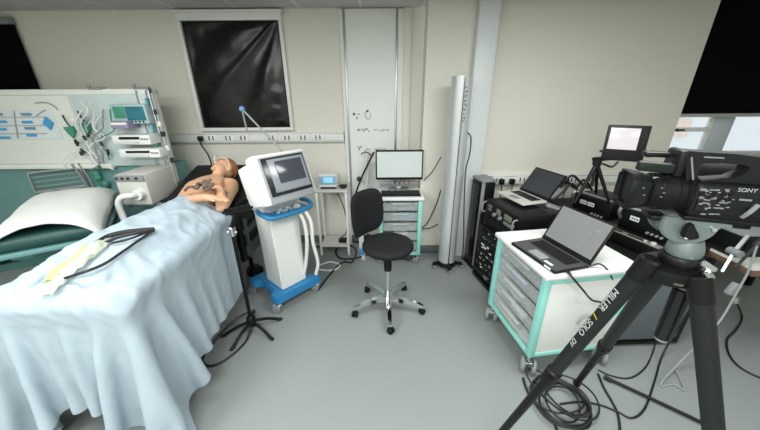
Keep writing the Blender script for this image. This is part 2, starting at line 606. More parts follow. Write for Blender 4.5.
def scrawl(x0, x1, y, amp, n):
    pts = []
    for i in range(n + 1):
        x = x0 + (x1 - x0) * i / n
        q = py(x + rs.uniform(-.6, .6), y + rs.uniform(-amp, amp), 3.472)
        pts.append(q)
    return pts


for pts in [[py(x, y, 3.472) for x, y in ((366, 111), (365, 114), (367, 119), (370, 118), (371, 113))], scrawl(357, 370, 130, 1.8, 16)] + [scrawl(x0, x1, 130, 1.2, 4) for x0, x1 in ((374, 377), (378.5, 381), (382, 384), (386, 389))] + [scrawl(357, 362, 148, 2.0, 8), scrawl(365, 370, 149, 2.0, 6), scrawl(374, 386, 149.5, 1.2, 10)]:
    b = MB(); b.tube(pts, .0026, n=5); obj('marker_stroke', b, M_ink, t, world=True)
for (x, y, r) in ((354, 114, .012), (359, 114, .007), (367.5, 111, .012), (357, 118, .008)):
    q = py(x, y, 3.475); b = MB(); b.cyl(q, q + Vector((0, -.008, 0)), r, n=14); obj('magnet', b, M_dgrey, t, world=True)

# ================================================================== BEDHEAD UNIT (left)
UY = 2.95
t = thing('bedhead_unit', 'tall cream and teal medical bedhead unit with aluminium posts against the back wall', 'medical unit', (-3.0, 3.1, 0))
ux0, ux1 = -4.3, py(163, 140, UY).x + .015
b = MB(); b.box2((ux0, UY, 1.16), (ux1 - .03, UY + .12, 1.83), bev=0.01); obj('back_panel', b, M_cream, t, world=True)
b = MB(); b.box2((ux0, UY - .05, 1.13), (ux1 - .55, UY + .03, 1.175), bev=0.008); b.box2((ux0, UY - .02, 1.80), (ux1 - .02, UY + .13, 1.85), bev=0.01)
obj('ledge', b, M_cream, t, world=True)
b = MB(); b.box2((ux0, UY + .02, 0.06), (ux1 - .03, UY + .30, 1.14), bev=0.008); obj('base_cabinet', b, M_teal, t, world=True)
b = MB(); b.box2((ux0 + .02, UY + .05, 0.0), (ux1 - .05, UY + .28, 0.06), bev=0.0); obj('plinth', b, M_dgrey, t, world=True)
for xx in (ux1 - .03, ux1 - .12):
    b = MB(); b.box2((xx - .018, UY - .02, 0.02), (xx + .018, UY + .03, 1.84), bev=0.005)
    b.box2((xx - .005, UY - .024, 0.05), (xx + .005, UY - .018, 1.82), bev=0.0)
    obj('post', b, M_alu, t, world=True)
for x in (py(98, 92, UY).x, py(143, 92, UY).x):
    b = MB(); b.box((x, UY, 1.852), (.14, .05, .025), bev=0.01); b.cyl((x - .05, UY - .02, 1.86), (x - .05, UY - .02, 1.885), .014, n=12)
    obj('rail_clamp', b, M_grey, t, world=True)
# equipment bay: pale back plate with a teal side strip and a clear edge guard
b = MB(); b.box2(py(93, 166, UY - .012), py(148, 94, UY - .001), bev=0.002); obj('bay_plate', b, mat('bay_plate_pale', '#c6d4d3', .35, var=.08, scale=14), t, world=True)
b = MB(); b.bar(py(149, 98, UY - .012), py(160, 150, UY - .012), .10, .02); obj('teal_strip', b, mat('bay_teal', '#6fa9ae', .35), t, world=True)
b = MB(); b.bar(py(153, 93, UY - .03), py(177, 182, UY - .03), .05, .02); obj('edge_guard', b, M_clear, t, world=True)
for k, (x, y) in enumerate(((156, 112), (160, 124), (163, 134), (168, 148), (172, 160))):
    b = MB(); q = py(x, y, UY - .045); b.box(q, (.03, .03, .05), bev=.008); obj('cable_clip', b, (M_dgrey, M_whitep)[k % 2], t, world=True)
# clear pocket board with blue labels
b = MB(); b.box2(py(-30, 140, UY - .008), py(52, 110, UY - .001), bev=0.001); obj('pocket_board', b, mat('pocket_board_white', '#d5dde0', 0.25), t, world=True)
b = MB()
for y in (117.5, 126, 134):
    a, c = py(-30, y, UY - .012), py(47, y - .5, UY - .012); b.bar(a, c, .004, .006, bev=0)
b.bar(py(14, 111, UY - .012), py(18, 138, UY - .012), .012, .006, bev=0); b.bar(py(36, 116, UY - .014), py(45, 110, UY - .014), .012, .006, bev=0)
obj('pocket_divider', b, M_alu, t, world=True)
for (x0, x1, y, c) in ((-6, 2, 114, 0), (-8, 6, 121.5, 1), (-8, 6, 129, 1), (-8, 10, 137.5, 1), (21, 31, 114, 0), (22, 32, 121.8, 1), (25, 35, 128, 0), (27, 36, 135, 1)):
    b = MB(); b.box2(py(x0, y + 1.6, UY - .016), py(x1, y - 1.0, UY - .012), bev=0); obj('label_card', b, M_bluel if c else mat('steel_blue_label', '#5f8fa8', .5) if 'steel_blue_label' not in MATS else MATS['steel_blue_label'], t, world=True)
p = py(48.5, 123, UY - .02)
b = MB(); b.prism([(-.045, 0), (0, -.06), (.045, 0), (0, .055)], .012, frame_M(p, (1, 0, 0), (0, 0, 1))); obj('blue_tag', b, M_bluel, t, world=True, label='blue diamond tag')
b = MB(); b.tube([py(x, y, UY - .012) for x, y in ((35, 103), (44, 102.5), (52, 105), (58, 110))], .004, n=6); obj('grey_line', b, M_grey, t, world=True)
# wire framed drawer in the cabinet front
b = MB()
q = [py(x, y, UY - .03) for x, y in ((28, 173), (80, 167), (88, 185), (36, 192))]
for i in range(4):
    b.bar(q[i], q[(i + 1) % 4], .022, .02)
for k in range(1, 4):
    b.bar(q[0].lerp(q[3], k / 4), q[1].lerp(q[2], k / 4), .008, .008, bev=0)
obj('wire_drawer', b, M_alu, t, world=True)
b = MB(); b.tube([py(x, y, UY - .05) for x, y in ((72, 164), (82, 178), (92, 196), (102, 222), (108, 236))], .012, n=8); b.tube([py(x, y, UY - .05) for x, y in ((78, 163), (90, 180), (99, 205), (109, 232))], .009, n=8)
obj('grey_hose', b, M_grey, t, world=True)
# shelf rails carrying the grey box
bx = MB()
for y in (2.6, 2.85):
    bx.bar((-2.32, y, .865), (-1.99, y, .865), .02, .03)
bx.bar((-2.3, 2.58, .85), (-2.3, UY + .02, .85), .02, .03); bx.bar((-2.02, 2.58, .85), (-2.02, UY + .02, .85), .02, .03)
bx.bar((-2.02, 2.58, .78), (-2.02, UY + .02, .78), .02, .03); bx.bar((-2.25, 2.9, .1), (-2.25, 2.9, .85), .03, .03)
obj('equipment_shelf', bx, M_grey, t, world=True)

t2 = thing('breathing_unit', 'boxy pale grey medical unit with white elbow hose on the bedhead rails', 'medical device', (-2.17, 2.73, .882))
b = MB(); b.box2((-2.30, 2.53, .882), (-2.035, 2.93, 1.16), bev=0.014); obj('casing', b, M_lgrey, t2, world=True)
b = MB(); b.box2((-2.295, 2.521, 1.10), (-2.04, 2.534, 1.155), bev=0.004); obj('control_strip', b, M_grey, t2, world=True)
b = MB()
for x in (-2.27, -2.22, -2.17, -2.1): b.cyl((x, 2.512, 1.13), (x, 2.522, 1.13), .011, n=12)
obj('control_knob', b, M_dgrey, t2, world=True)
b = MB(); e0 = Vector((-2.11, 2.53, .99))
b.cyl(e0, e0 + Vector((0, -.05, 0)), .05, .045, n=20)
b.tube([e0 + Vector((0, -.03, 0)), e0 + Vector((-.02, -.085, .01)), e0 + Vector((-.09, -.10, .0)), e0 + Vector((-.135, -.1, -.06)), e0 + Vector((-.14, -.1, -.16)), e0 + Vector((-.1, -.12, -.30)), e0 + Vector((-.02, -.14, -.42))], .026, n=12)
obj('elbow_hose', b, M_whitep, t2, world=True)


def front_box(name, label, cat, px, Y0, Y1, m, group=None):
    """box whose front face spans the pixels (x0,y0)-(x1,y1) at depth Y0"""
    a, c = py(px[0], px[3], Y0), py(px[2], px[1], Y0)
    a.x, c.x = py((px[0]), (px[1] + px[3]) / 2, Y0).x, py(px[2], (px[1] + px[3]) / 2, Y0).x
    r = thing(name, label, cat, ((a.x + c.x) / 2, (Y0 + Y1) / 2, a.z), 0, group)
    b = MB(); b.box2((a.x, Y0, a.z), (c.x, Y1, c.z), bev=0.008); obj('casing', b, m, r, world=True)
    return r, a, c


r, a, c = front_box('patient_monitor', 'teal screened monitor in pale blue casing high on the bedhead unit', 'monitor', (112, 104, 147, 124), UY - .10, UY, mat('pale_blue_casing', '#a9c0c2', .4))
b = MB(); b.box2((a.x + .13, UY - .107, a.z + .03), (c.x - .02, UY - .099, c.z - .02), bev=0.002); obj('screen', b, M_scr_teal, r, world=True)
b = MB(); b.box2((a.x + .02, UY - .107, a.z + .05), (a.x + .12, UY - .099, c.z - .02), bev=0.002); obj('side_panel', b, M_green, r, world=True)
b = MB()
for k in range(4): b.cyl((a.x + .16 + k * .035, UY - .107, a.z + .018), (a.x + .16 + k * .035, UY - .097, a.z + .018), .008, n=10)
obj('button', b, M_dgrey, r, world=True)
r, a, c = front_box('gas_module', 'small purple grey module below the teal screen', 'medical module', (110, 121.5, 128, 129), UY - .16, UY, M_purple)
b = MB(); b.box2((a.x + .01, UY - .166, c.z - .03), (c.x - .01, UY - .158, c.z - .008), bev=0.002); obj('white_strip', b, M_whitep, r, world=True)
for i, (px, lb) in enumerate((((112, 135, 150, 145), 'upper white syringe pump with black window on the bedhead unit'), ((119, 149, 160, 158), 'lower white syringe pump resting just above the grey box'))):
    r, a, c = front_box('syringe_pump', lb, 'pump', px, UY - .17, UY, M_whitep, 'white pumps on the bedhead unit')
    b = MB(); b.box2((a.x + .07, UY - .178, (a.z + c.z) / 2 + .005), (c.x - .09, UY - .168, c.z - .015), bev=0.003); obj('display_window', b, M_black, r, world=True)
    b = MB()
    for k in range(3): b.cyl((c.x - .07 + k * .025, UY - .178, c.z - .035), (c.x - .07 + k * .025, UY - .166, c.z - .035), .008, n=10)
    obj('button', b, M_grey, r, world=True)
    b = MB(); b.cyl((a.x + .03, UY - .185, a.z + .02), (c.x - .1, UY - .185, a.z + .02), .012, n=12); obj('syringe', b, M_clear, r, world=True)
# hooks, clips and tubing hung on the panel
rs = random.Random(5)
for i, (x, y, lb) in enumerate(((72, 132, 'green clip hung left of the tubing on cream panel'), (87, 128, 'green clip hung beside the tubing bundle on cream panel'))):
    p = py(x, y, UY - .03)
    r = thing('tubing_clip', lb, 'clip', (p.x, UY - .02, p.z - .06), 0, 'green clips on the cream panel')
    b = MB(); b.prism([(-.05, .05), (.05, .05), (.035, -.02), (0, -.06), (-.03, -.01)], .02, frame_M(p, (1, 0, .1), (0, 0, 1)), bev=.003); obj('clip_body', b, M_green, r, world=True)
    b = MB(); b.tube([p + Vector((0, 0, .05)), p + Vector((-.02, .0, .1)), p + Vector((-.05, .02, .15))], .006, n=6); obj('hook', b, M_dgrey, r, world=True)
r = thing('tubing_bundle', 'tangle of clear and white tubing hanging beside the pumps on cream panel', 'tubing', (-2.5, UY - .06, 1.15))
for k in range(9):
    b = MB()
    x0 = 88 + rs.uniform(-14, 22); y0 = 98 + rs.uniform(0, 20)
    pts = []
    for j in range(6):
        pts.append(py(x0 + j * rs.uniform(-2, 4) + rs.uniform(-5, 5), y0 + j * 11 + rs.uniform(-3, 3), UY - .05 - .03 * rs.random()))
    b.tube(pts, .006, n=6); obj('tube', b, (M_whitep, M_clear, M_grey, M_green)[k % 4] if k != 3 else M_whitep, r, world=True)
b = MB()
for k in range(12):
    p = py(82 + rs.uniform(-10, 28), 140 + rs.uniform(-12, 16), UY - .07); b.cyl(p, p + Vector((rs.uniform(-.03, .03), 0, .04)), .011, n=10)
obj('connector', b, M_dgrey, r, world=True)
b = MB()
for k in range(5):
    p = py(100 + rs.uniform(-4, 8), 168 + rs.uniform(-12, 22), UY - .03); b.ell(p, (.035, .025, .04), n=12, m=8)
obj('breathing_valve', b, M_green, r, world=True)

# ------------------------------------------------------------------ cushioned tray in front of the unit
t = thing('cushioned_tray', 'white covered padded tray on dark green base beside the draped bed', 'padded tray', (-2.50, 2.19, 0), rad(33))
W, D = .58, .95


def cover(u, v):
    s, q = 2 * u - 1, 2 * v - 1
    k = (1 - abs(s) ** 3.2) ** .5 * (1 - abs(q) ** 3.2) ** .5 if abs(s) < 1 and abs(q) < 1 else 0
    arch = .075 * (1 - s * s) * max(0, -q) ** 3
    drop = -.06 * (abs(s) ** 6) - .04 * max(0, -q) ** 8 * (1 - (1 - s * s) * 1.2)
    return (s * W / 2 * (1 + .03 * q * q), q * D / 2, 0.935 + .085 * k + arch + drop + .006 * noise.noise(Vector((s * 3, q * 3, 1))) + .05 * v)


b = MB(); b.sheet(cover, 40, 48); o = obj('white_cover', b, M_pillow, t, angle=180)
sm = o.modifiers.new('thickness', 'SOLIDIFY'); sm.thickness = 0.012
b = MB(); b.box((0, 0, .90), (W - .04, D - .03, .10), bev=0.045, seg=4); obj('pad', b, M_tealdark, t)
b = MB(); b.box((0, 0, .83), (W + .0, D - .02, .035), bev=0.01); obj('tray_base', b, M_teal, t)
b = MB()
for sx in (-1, 1):
    b.bar((sx * (W / 2 - .03), -D / 2 - .02, .77), (sx * (W / 2 - .03), D / 2, .77), .03, .04)
b.bar((-W / 2 + .03, -D / 2, .77), (W / 2 - .03, -D / 2, .77), .03, .04); b.bar((-W / 2 + .03, .1, .77), (W / 2 - .03, .1, .77), .03, .04)
obj('support_frame', b, M_tealdark, t)
b = MB(); b.box((0, .05, .4), (.34, .6, .72), bev=0.02); obj('pedestal', b, M_teal, t)
b = MB(); b.box((0, .05, .03), (.42, .7, .06), bev=0.01); obj('foot_plate', b, M_dgrey, t)

# ================================================================== PATIENT BED
BX0, BX1, BY0, BZ = -1.85, -1.18, 1.12, .92
t = thing('patient_trolley', 'black padded patient trolley mostly hidden under the pale blue sheet', 'bed', (-1.52, 2.1, 0))
b = MB(); b.box2((BX0 + .02, BY0 + .03, BZ - .11), (BX1 - .03, 2.3, BZ - .015), bev=0.03, seg=3); obj('mattress', b, M_black, t, world=True)
BA = rad(17)
b = MB(); b.box((0, .39, 0), (.66, .80, .10), bev=0.035, seg=3)
b.xf(Matrix.Translation(((BX0 + BX1) / 2 - .03, 2.3, BZ - .06)) @ Matrix.Rotation(BA, 4, 'X')); obj('backrest', b, M_black, t, world=True)
b = MB()
for x in (BX0 + .03, BX1 - .05):
    b.bar((x, BY0 + .05, .77), (x, 2.95, .77), .04, .06)
for y in (BY0 + .06, 1.7, 2.3, 2.93):
    b.bar((BX0 + .03, y, .77), (BX1 - .05, y, .77), .04, .05)
obj('frame', b, M_blackm, t, world=True)
b = MB()
b.box2((-1.75, 1.45, .30), (-1.3, 2.75, .62), bev=0.04); b.box2((-1.64, 1.7, .62), (-1.4, 2.5, .77), bev=0.02)
obj('undercarriage', b, M_black, t, world=True)
b = MB()
b.bar((BX1 - .0, 2.36, .68), (BX1 - .0, 3.0, .68), .03, .05); b.bar((BX1, 2.36, .50), (BX1, 3.0, .50), .03, .10)
for y in (2.4, 2.7, 2.97): b.bar((BX1, y, .42), (BX1, y, .80), .025, .03)
obj('side_rail', b, mat('rail_dark_green', '#3f4a47', .4), t, world=True)
b = MB(); b.box2((BX1 - .06, 2.33, .40), (BX1 - .02, 3.02, .90), bev=0.015); obj('side_panel', b, M_black, t, world=True)
b = MB(); b.tube([(BX0 + .08, 3.08, .8), (BX0 + .08, 3.16, .98), (BX0 + .12, 3.19, 1.0), (BX1 - .2, 3.19, 1.0), (BX1 - .14, 3.16, .98), (BX1 - .14, 3.08, .8)], .016, n=10, sub=3); obj('push_handle', b, M_blackm, t, world=True)
for (x, y) in ((-1.72, 1.5), (-1.33, 1.5), (-1.72, 2.68), (-1.33, 2.68)):
    caster(t, Vector((0, 0, 0)) + Vector((x + 1.52, y - 2.1, .30)), .07, M_black, M_blackm, rz=1.2)

# ------------------------------------------------------------------ mannequin
t = thing('mannequin', 'bald pink training mannequin with brown cap lying under the blue sheet', 'mannequin', (-1.5, 2.4, .95))
head = pz(223.5, 169, 1.15)
shn, shf = pz(234, 184, 1.05), pz(193, 186, 1.05)
eln, elf = pz(221, 210, .99), pz(181, 201, 1.0)
wrn, wrf = pz(221, 188, 1.11), pz(206, 197, 1.11)
chest = (shn + shf) / 2 + Vector((.0, -.06, .0))
neckp = (shn + shf) / 2 + Vector((0, .07, .045))
V, E_, R = [], [], []


def jv(p, r, prev=None):
    V.append(tuple(p)); R.append(r if isinstance(r, tuple) else (r, r))
    if prev is not None: E_.append((prev, len(V) - 1))
    return len(V) - 1


pel = jv((-1.5, 2.02, .96), (.12, .065))
wa = jv((-1.5, 2.20, .97), (.13, .075), pel)
ch = jv(chest + Vector((.02, -.12, -.02)), (.165, .11), wa)
uc = jv(chest + Vector((0, .05, -.01)), (.12, .085), ch)
nk = jv(neckp, .05, uc)
hd = jv(neckp.lerp(head, .7), .055, nk)
for (s_, e_, w_, sg) in ((shn, eln, wrn, 1), (shf, elf, wrf, -1)):
    a0 = jv(s_, .062, uc)
    a1 = jv(s_.lerp(e_, .5), .052, a0)
    a2 = jv(e_, .043, a1)
    a3 = jv(e_.lerp(w_, .5), .040, a2)
    a4 = jv(w_, .028, a3)
    if True:
        d = Vector((-.11, .06, .01)) if sg > 0 else Vector((.10, .02, -.02)); d.normalize()
        pm = jv(w_ + d * .05, (.034, .02), a4)
        side = Vector((.3, .95, 0)).normalized() if sg > 0 else Vector((-.2, .97, .1)).normalized()
        for k in range(4):
            L = (.036, .042, .039, .03)[k]
            f0 = jv(w_ + d * .085 + side * (k - 1.5) * .02, .0085, pm)
            f1 = jv(Vector(V[f0]) + d * L + Vector((0, 0, .004)), .0078, f0)
            jv(Vector(V[f1]) + d * L * .8 + Vector((0, 0, -.018)), .007, f1)
        th = jv(w_ + d * .045 - side * .045, .010, pm); jv(Vector(V[th]) + d * .035 - side * .012, .008, th)
for sx in (-.14, .14):
    h0 = jv((-1.5 + sx * .8, 1.88, .965), .07, pel)
    h1 = jv((-1.5 + sx, 1.60, .965), .045, h0)
me = bpy.data.meshes.new('skeleton'); me.from_pydata(V, E_, [])
so = bpy.data.objects.new('skeleton', me); COL.objects.link(so)
sk = so.modifiers.new('skin', 'SKIN')
for i, r in enumerate(R): me.skin_vertices[0].data[i].radius = r
me.skin_vertices[0].data[0].use_root = True
so.modifiers.new('sub', 'SUBSURF').levels = 2
dg = bpy.context.evaluated_depsgraph_get()
sme = bpy.data.meshes.new_from_object(so.evaluated_get(dg))
b = MB(); b.bm.from_mesh(sme)
bpy.data.objects.remove(so); bpy.data.meshes.remove(sme)
up = (head - neckp).normalized()                     # neck towards the crown
fc = Vector((-.30, -.45, .80)); fc = (fc - up * fc.dot(up)).normalized()
sd = up.cross(fc)
HM = Matrix.Identity(4)
for i in range(3): HM[i][0], HM[i][1], HM[i][2], HM[i][3] = sd[i], -fc[i], up[i], head[i]
hb = MB()
hb.ell((0, .012, .03), (.076, .095, .095)); hb.ell((0, -.018, -.035), (.058, .072, .075))
hb.ell((0, -.098, -.012), (.013, .018, .026)); hb.ell((0, -.086, -.055), (.024, .012, .009)); hb.ell((0, -.078, -.088), (.022, .018, .016))
for s_ in (-1, 1):
    hb.ell((s_ * .076, .01, -.01), (.011, .02, .03)); hb.ell((s_ * .031, -.078, .018), (.016, .012, .010)); hb.ell((s_ * .03, -.084, .036), (.02, .010, .006))
hb.xf(HM)
tmp = bpy.data.meshes.new('tmp'); hb.bm.to_mesh(tmp); hb.bm.free(); b.bm.from_mesh(tmp); bpy.data.meshes.remove(tmp)
o = obj('body', b, M_skin, t, world=True, angle=180)
rm = o.modifiers.new('merge', 'REMESH'); rm.mode = 'VOXEL'; rm.voxel_size = 0.007; rm.use_smooth_shade = True
cs = o.modifiers.new('soften', 'SMOOTH'); cs.factor = .5; cs.iterations = 3
b = MB()
b.lathe([(.101, -.01), (.104, .0), (.103, .03), (.09, .065), (.06, .093), (.025, .106), (0, .109)], M=HM @ Matrix.Translation((0, .025, .028)) @ Matrix.Rotation(rad(-28), 4, 'X') @ Matrix.Diagonal((.82, 1.0, 1, 1)), n=32)
obj('cap', b, M_cap, t, world=True)
for s_ in (-1, 1):
    b = MB(); b.ell((s_ * .031, -.090, .018), (.011, .006, .005), n=12, m=8); b.xf(HM); obj('eye', b, M_dgrey, t, world=True)
b = MB(); b.ell((0, -.099, -.055), (.02, .004, .003), n=12, m=8); b.xf(HM); obj('mouth', b, M_tan, t, world=True)
b = MB(); b.tube([HM @ Vector(v) for v in ((.0, -.115, -.02), (.0, -.13, .01), (-.02, -.125, .05), (-.05, -.1, .1), (-.1, -.08, .14))], .005, n=8); obj('nose_tube', b, M_whitep, t, world=True)
b = MB(); b.tube([HM @ Vector(v) for v in ((.078, .0, .0), (.06, -.05, .055), (.0, -.075, .085), (-.06, -.05, .075), (-.078, .02, .02))], .0035, n=6); obj('cap_tie', b, M_whitep, t, world=True)
rs = random.Random(11)
b = MB()
for k in range(7):
    c0 = pz(207, 185, 1.15) + Vector((rs.uniform(-.09, .07), rs.uniform(-.07, .06), rs.uniform(-.02, .01)))
    b.tube([c0, c0 + Vector((rs.uniform(-.06, .06), rs.uniform(-.05, .05), .012)), c0 + Vector((rs.uniform(-.09, .09), rs.uniform(-.07, .06), -.02))], .011, n=8)
    b.ell(c0, (.022, .02, .018), n=12, m=8)
obj('neck_leads', b, M_tan, t, world=True, label='brown and grey leads bunched at the neck')

# ------------------------------------------------------------------ the draped sheet (a small cloth simulation)


def drape():
    L, Wd, dx = 1.68, 2.06, .034
    nu, nv = int(L / dx) + 1, int(Wd / dx) + 1
    ys = 2.18 - np.arange(nu) * dx
    xs_ = -1.505 - Wd / 2 + np.arange(nv) * dx
    P = np.zeros((nu, nv, 3))
    P[..., 0] = xs_[None, :]; P[..., 1] = ys[:, None]; P[..., 2] = 1.20
    # long soft undulations so that folds form where the cotton is slack
    rng = np.random.RandomState(4)
    uu, vv = np.meshgrid(np.arange(nu) * dx, np.arange(nv) * dx, indexing='ij')
    P[..., 2] += .012 * np.sin(uu * 9 + vv * 5) + .012 * np.sin(vv * 13 - uu * 6 + 1) + .001 * rng.randn(nu, nv)
    V_ = np.zeros_like(P)
    caps = []
    for sx in (-.14, .14):
        caps += [((-1.5 + sx * .8, 1.95, .945), (-1.5 + sx, 1.58, .965), .09, .07), ((-1.5 + sx, 1.58, .975), (-1.5 + sx, 1.22, .97), .07, .045), ((-1.5 + sx, 1.21, .96), (-1.5 + sx, 1.19, 1.07), .04, .03)]
    caps += [((-1.5, 1.95, .94), (-1.5, 2.4, .95), .115, .12), ((-1.58, 1.95, .93), (-1.58, 2.4, .94), .09, .10), ((-1.42, 1.95, .93), (-1.42, 2.4, .94), .09, .10)]
    cen = np.array([(BX0 + BX1) / 2, 2.05, .55]); half = np.array([(BX1 - BX0) / 2, .95, .385]); rr = .035

    def coll(P, Q):
        out = P
        d = out - cen
        q = np.abs(d) - (half - rr)
        qm = np.maximum(q, 0)
        ln = np.linalg.norm(qm, axis=-1)
        sd_ = ln + np.minimum(q.max(-1), 0) - rr
        g = np.where(ln[..., None] > 1e-9, qm / np.maximum(ln, 1e-9)[..., None], (q == q.max(-1, keepdims=True)).astype(float)) * np.sign(d)
        pen = np.maximum(.012 - sd_, 0)
        hit = pen > 0
        out = out + g * pen[..., None]
        for a, c, ra, rb in caps:
            a_, c_ = np.array(a), np.array(c)
            ab = c_ - a_
            tt = np.clip(((out - a_) @ ab) / (ab @ ab), 0, 1)
            w = out - (a_ + tt[..., None] * ab)
            dist = np.linalg.norm(w, axis=-1)
            pn = np.maximum(ra + (rb - ra) * tt + .012 - dist, 0)
            hit |= pn > 0
            out = out + w / np.maximum(dist, 1e-9)[..., None] * pn[..., None]
        fl = out[..., 2] < .012
        out[..., 2] = np.maximum(out[..., 2], .012)
        hit |= fl
        # friction
        mv = out - Q
        out = np.where(hit[..., None], Q + mv * .22 * np.array([1, 1, 0]) + mv * np.array([0, 0, 1]), out)
        return out

    def con(P, A, B, L0, k):
        a, c = P[A], P[B]
        d = c - a
        l = np.linalg.norm(d, axis=-1, keepdims=True)
        cr = .5 * k * (1 - L0 / np.maximum(l, 1e-9)) * d
        P[A] += cr; P[B] -= cr

    S = lambda a, c, s=1: slice(a, c, s)
    cons = []
    for st in (0, 1):
        n1 = (nu - st) // 2; n2 = (nv - st) // 2
        cons.append(((S(st, st + 2 * n1, 2), S(None, None)), (S(st + 1, st + 2 * n1, 2), S(None, None)), dx, 1.0))
        cons.append(((S(None, None), S(st, st + 2 * n2, 2)), (S(None, None), S(st + 1, st + 2 * n2, 2)), dx, 1.0))
        cons.append(((S(st, st + 2 * n1, 2), S(0, nv - 1)), (S(st + 1, st + 2 * n1, 2), S(1, nv)), dx * 2 ** .5, .12))
        cons.append(((S(st, st + 2 * n1, 2), S(1, nv)), (S(st + 1, st + 2 * n1, 2), S(0, nv - 1)), dx * 2 ** .5, .12))
    bend = []
    for st in range(4):
        n1 = (nu - st) // 4; n2 = (nv - st) // 4
        bend.append(((S(st, st + 4 * n1, 4), S(None, None)), (S(st + 2, st + 4 * n1, 4), S(None, None)), 2 * dx, .05))
        bend.append(((S(None, None), S(st, st + 4 * n2, 4)), (S(None, None), S(st + 2, st + 4 * n2, 4)), 2 * dx, .05))
    dt = 1 / 60.
    top2 = P[:2].copy(); onbed = (xs_ > BX0 + .06) & (xs_ < BX1 - .06)
    for step in range(150):
        Q = P.copy()
        V_[..., 2] -= 9.8 * dt
        sp = np.linalg.norm(V_, axis=-1, keepdims=True)
        V_ *= np.minimum(1, 2.5 / np.maximum(sp, 1e-9))
        P = P + V_ * dt
        for it in range(34):
            for A, B, L0, k in cons: con(P, A, B, L0, k)
            if it % 8 == 0:
                for A, B, L0, k in bend: con(P, A, B, L0, k)
            # hold the hem across the waist, only where it lies on the body
            P[:2, :, 1] += (top2[:, :, 1] - P[:2, :, 1]) * .8; P[:2, onbed, 0] += (top2[:, onbed, 0] - P[:2, onbed, 0]) * .8
            if it % 6 == 5: P = coll(P, Q)
        P = coll(P, Q)
        V_ = (P - Q) / dt * .965
    # twice as fine a grid for the creases
    for _ in range(2):
        if _ == 1 and nu > 200: break
        Q2 = np.zeros((2 * P.shape[0] - 1, P.shape[1], 3)); Q2[::2] = P
        e_ = np.concatenate([P[:1], P, P[-1:]], 0); Q2[1::2] = (-e_[:-3] + 9 * e_[1:-2] + 9 * e_[2:-1] - e_[3:]) / 16
        P = Q2
        Q2 = np.zeros((P.shape[0], 2 * P.shape[1] - 1, 3)); Q2[:, ::2] = P
        e_ = np.concatenate([P[:, :1], P, P[:, -1:]], 1); Q2[:, 1::2] = (-e_[:, :-3] + 9 * e_[:, 1:-2] + 9 * e_[:, 2:-1] - e_[:, 3:]) / 16
        P = Q2; dx = dx / 2; nu, nv = P.shape[:2]
        break
    # fine cotton creases: ridged noise along the surface normal
    du = np.gradient(P, axis=0); dv = np.gradient(P, axis=1)
    N = np.cross(du, dv); N /= np.maximum(np.linalg.norm(N, axis=-1, keepdims=True), 1e-9)
    N *= np.sign(N[nu // 3, nv // 2, 2])
    for i in range(nu):
        for j in range(nv):
            u_, v_ = i * dx, j * dx
            top_ = min(1, max(0, (P[i, j, 2] - .80) / .12))
            w1_ = noise.noise(Vector((u_ * 2.2 + v_ * 5.5, v_ * 2.0 - u_ * 7.0, 3)))
            w2_ = noise.noise(Vector((u_ * 9 - v_ * 7, v_ * 3 + u_ * 3, 8)))
            w3_ = noise.noise(Vector((u_ * 1.2, v_ * 1.2, 20)))
            rg_ = (1 - abs(w1_) * 2.6) if abs(w1_) < .38 else 0
            r2_ = (1 - abs(w2_) * 3) if abs(w2_) < .33 else 0
            a_ = top_ * (.018 * max(0, rg_) ** 1.3 * (.5 + max(0, w3_) * 1.6) + .010 * max(0, r2_) ** 1.5) + (1 - top_) * (.0025 * max(0, r2_) ** 1.6 + .012 * noise.noise(Vector((u_ * 6, v_ * 1.0, 14))))
            P[i, j] += N[i, j] * a_
    P[..., 2] = np.maximum(P[..., 2], .012)
    return P


PS = drape()
b = MB()
nu, nv = PS.shape[:2]
vs = [[b.bm.verts.new(PS[i, j]) for j in range(nv)] for i in range(nu)]
for i in range(nu - 1):
    for j in range(nv - 1):
        b.bm.faces.new((vs[i][j], vs[i][j + 1], vs[i + 1][j + 1], vs[i + 1][j]))
o = obj('bed_sheet', b, M_cloth, angle=180)
tag(o, 'pale blue cotton sheet draped over the mannequin and hanging to the floor', 'sheet')
o.modifiers.new('soften', 'SUBSURF').levels = 1
sm = o.modifiers.new('thickness', 'SOLIDIFY'); sm.thickness = 0.003


def sheet_z(x, y):
    d = (PS[..., 0] - x) ** 2 + (PS[..., 1] - y) ** 2
    near = PS[..., 2][(d < .035 ** 2) & (PS[..., 2] > .7)]
    return float(near.max()) if near.size else BZ


# clear packet and black lead lying on the sheet
def on_sheet(x, y, up=0.01):
    p = pz(x, y, 1.0)
    for _ in range(4):
        p = pz(x, y, sheet_z(p.x, p.y) + up)
    return p


t = thing('plastic_packet', 'long crumpled clear plastic packet with yellow green contents on the sheet', 'packet', on_sheet(80, 265, 0))
c0, c1 = on_sheet(40, 286, .0), on_sheet(112, 240, .0)
ax = (c1 - c0); wd = Vector((-ax.y, ax.x, 0)).normalized()
b = MB()


def pk(u, v):
    w = .06 * math.sin(PI * min(1, u * .9 + .1)) ** .6
    x = c0 + ax * u + wd * (v - .5) * 2 * w
    return (x.x, x.y, sheet_z(x.x, x.y) + .012 + .028 * math.sin(PI * v) * math.sin(PI * u) ** .5 + .012 * noise.noise(Vector((u * 12, v * 6, 0))))


b.sheet(pk, 36, 10); o = obj('film', b, M_film, t, world=True, angle=60, fixn=False)
sm = o.modifiers.new('thickness', 'SOLIDIFY'); sm.thickness = 0.002
b = MB()


def yl(u, v):
    x = c0 + ax * (.12 + .55 * u) + wd * (.015 + (v - .5) * .06)
    return (x.x, x.y, sheet_z(x.x, x.y) + .026 + .016 * math.sin(PI * v))


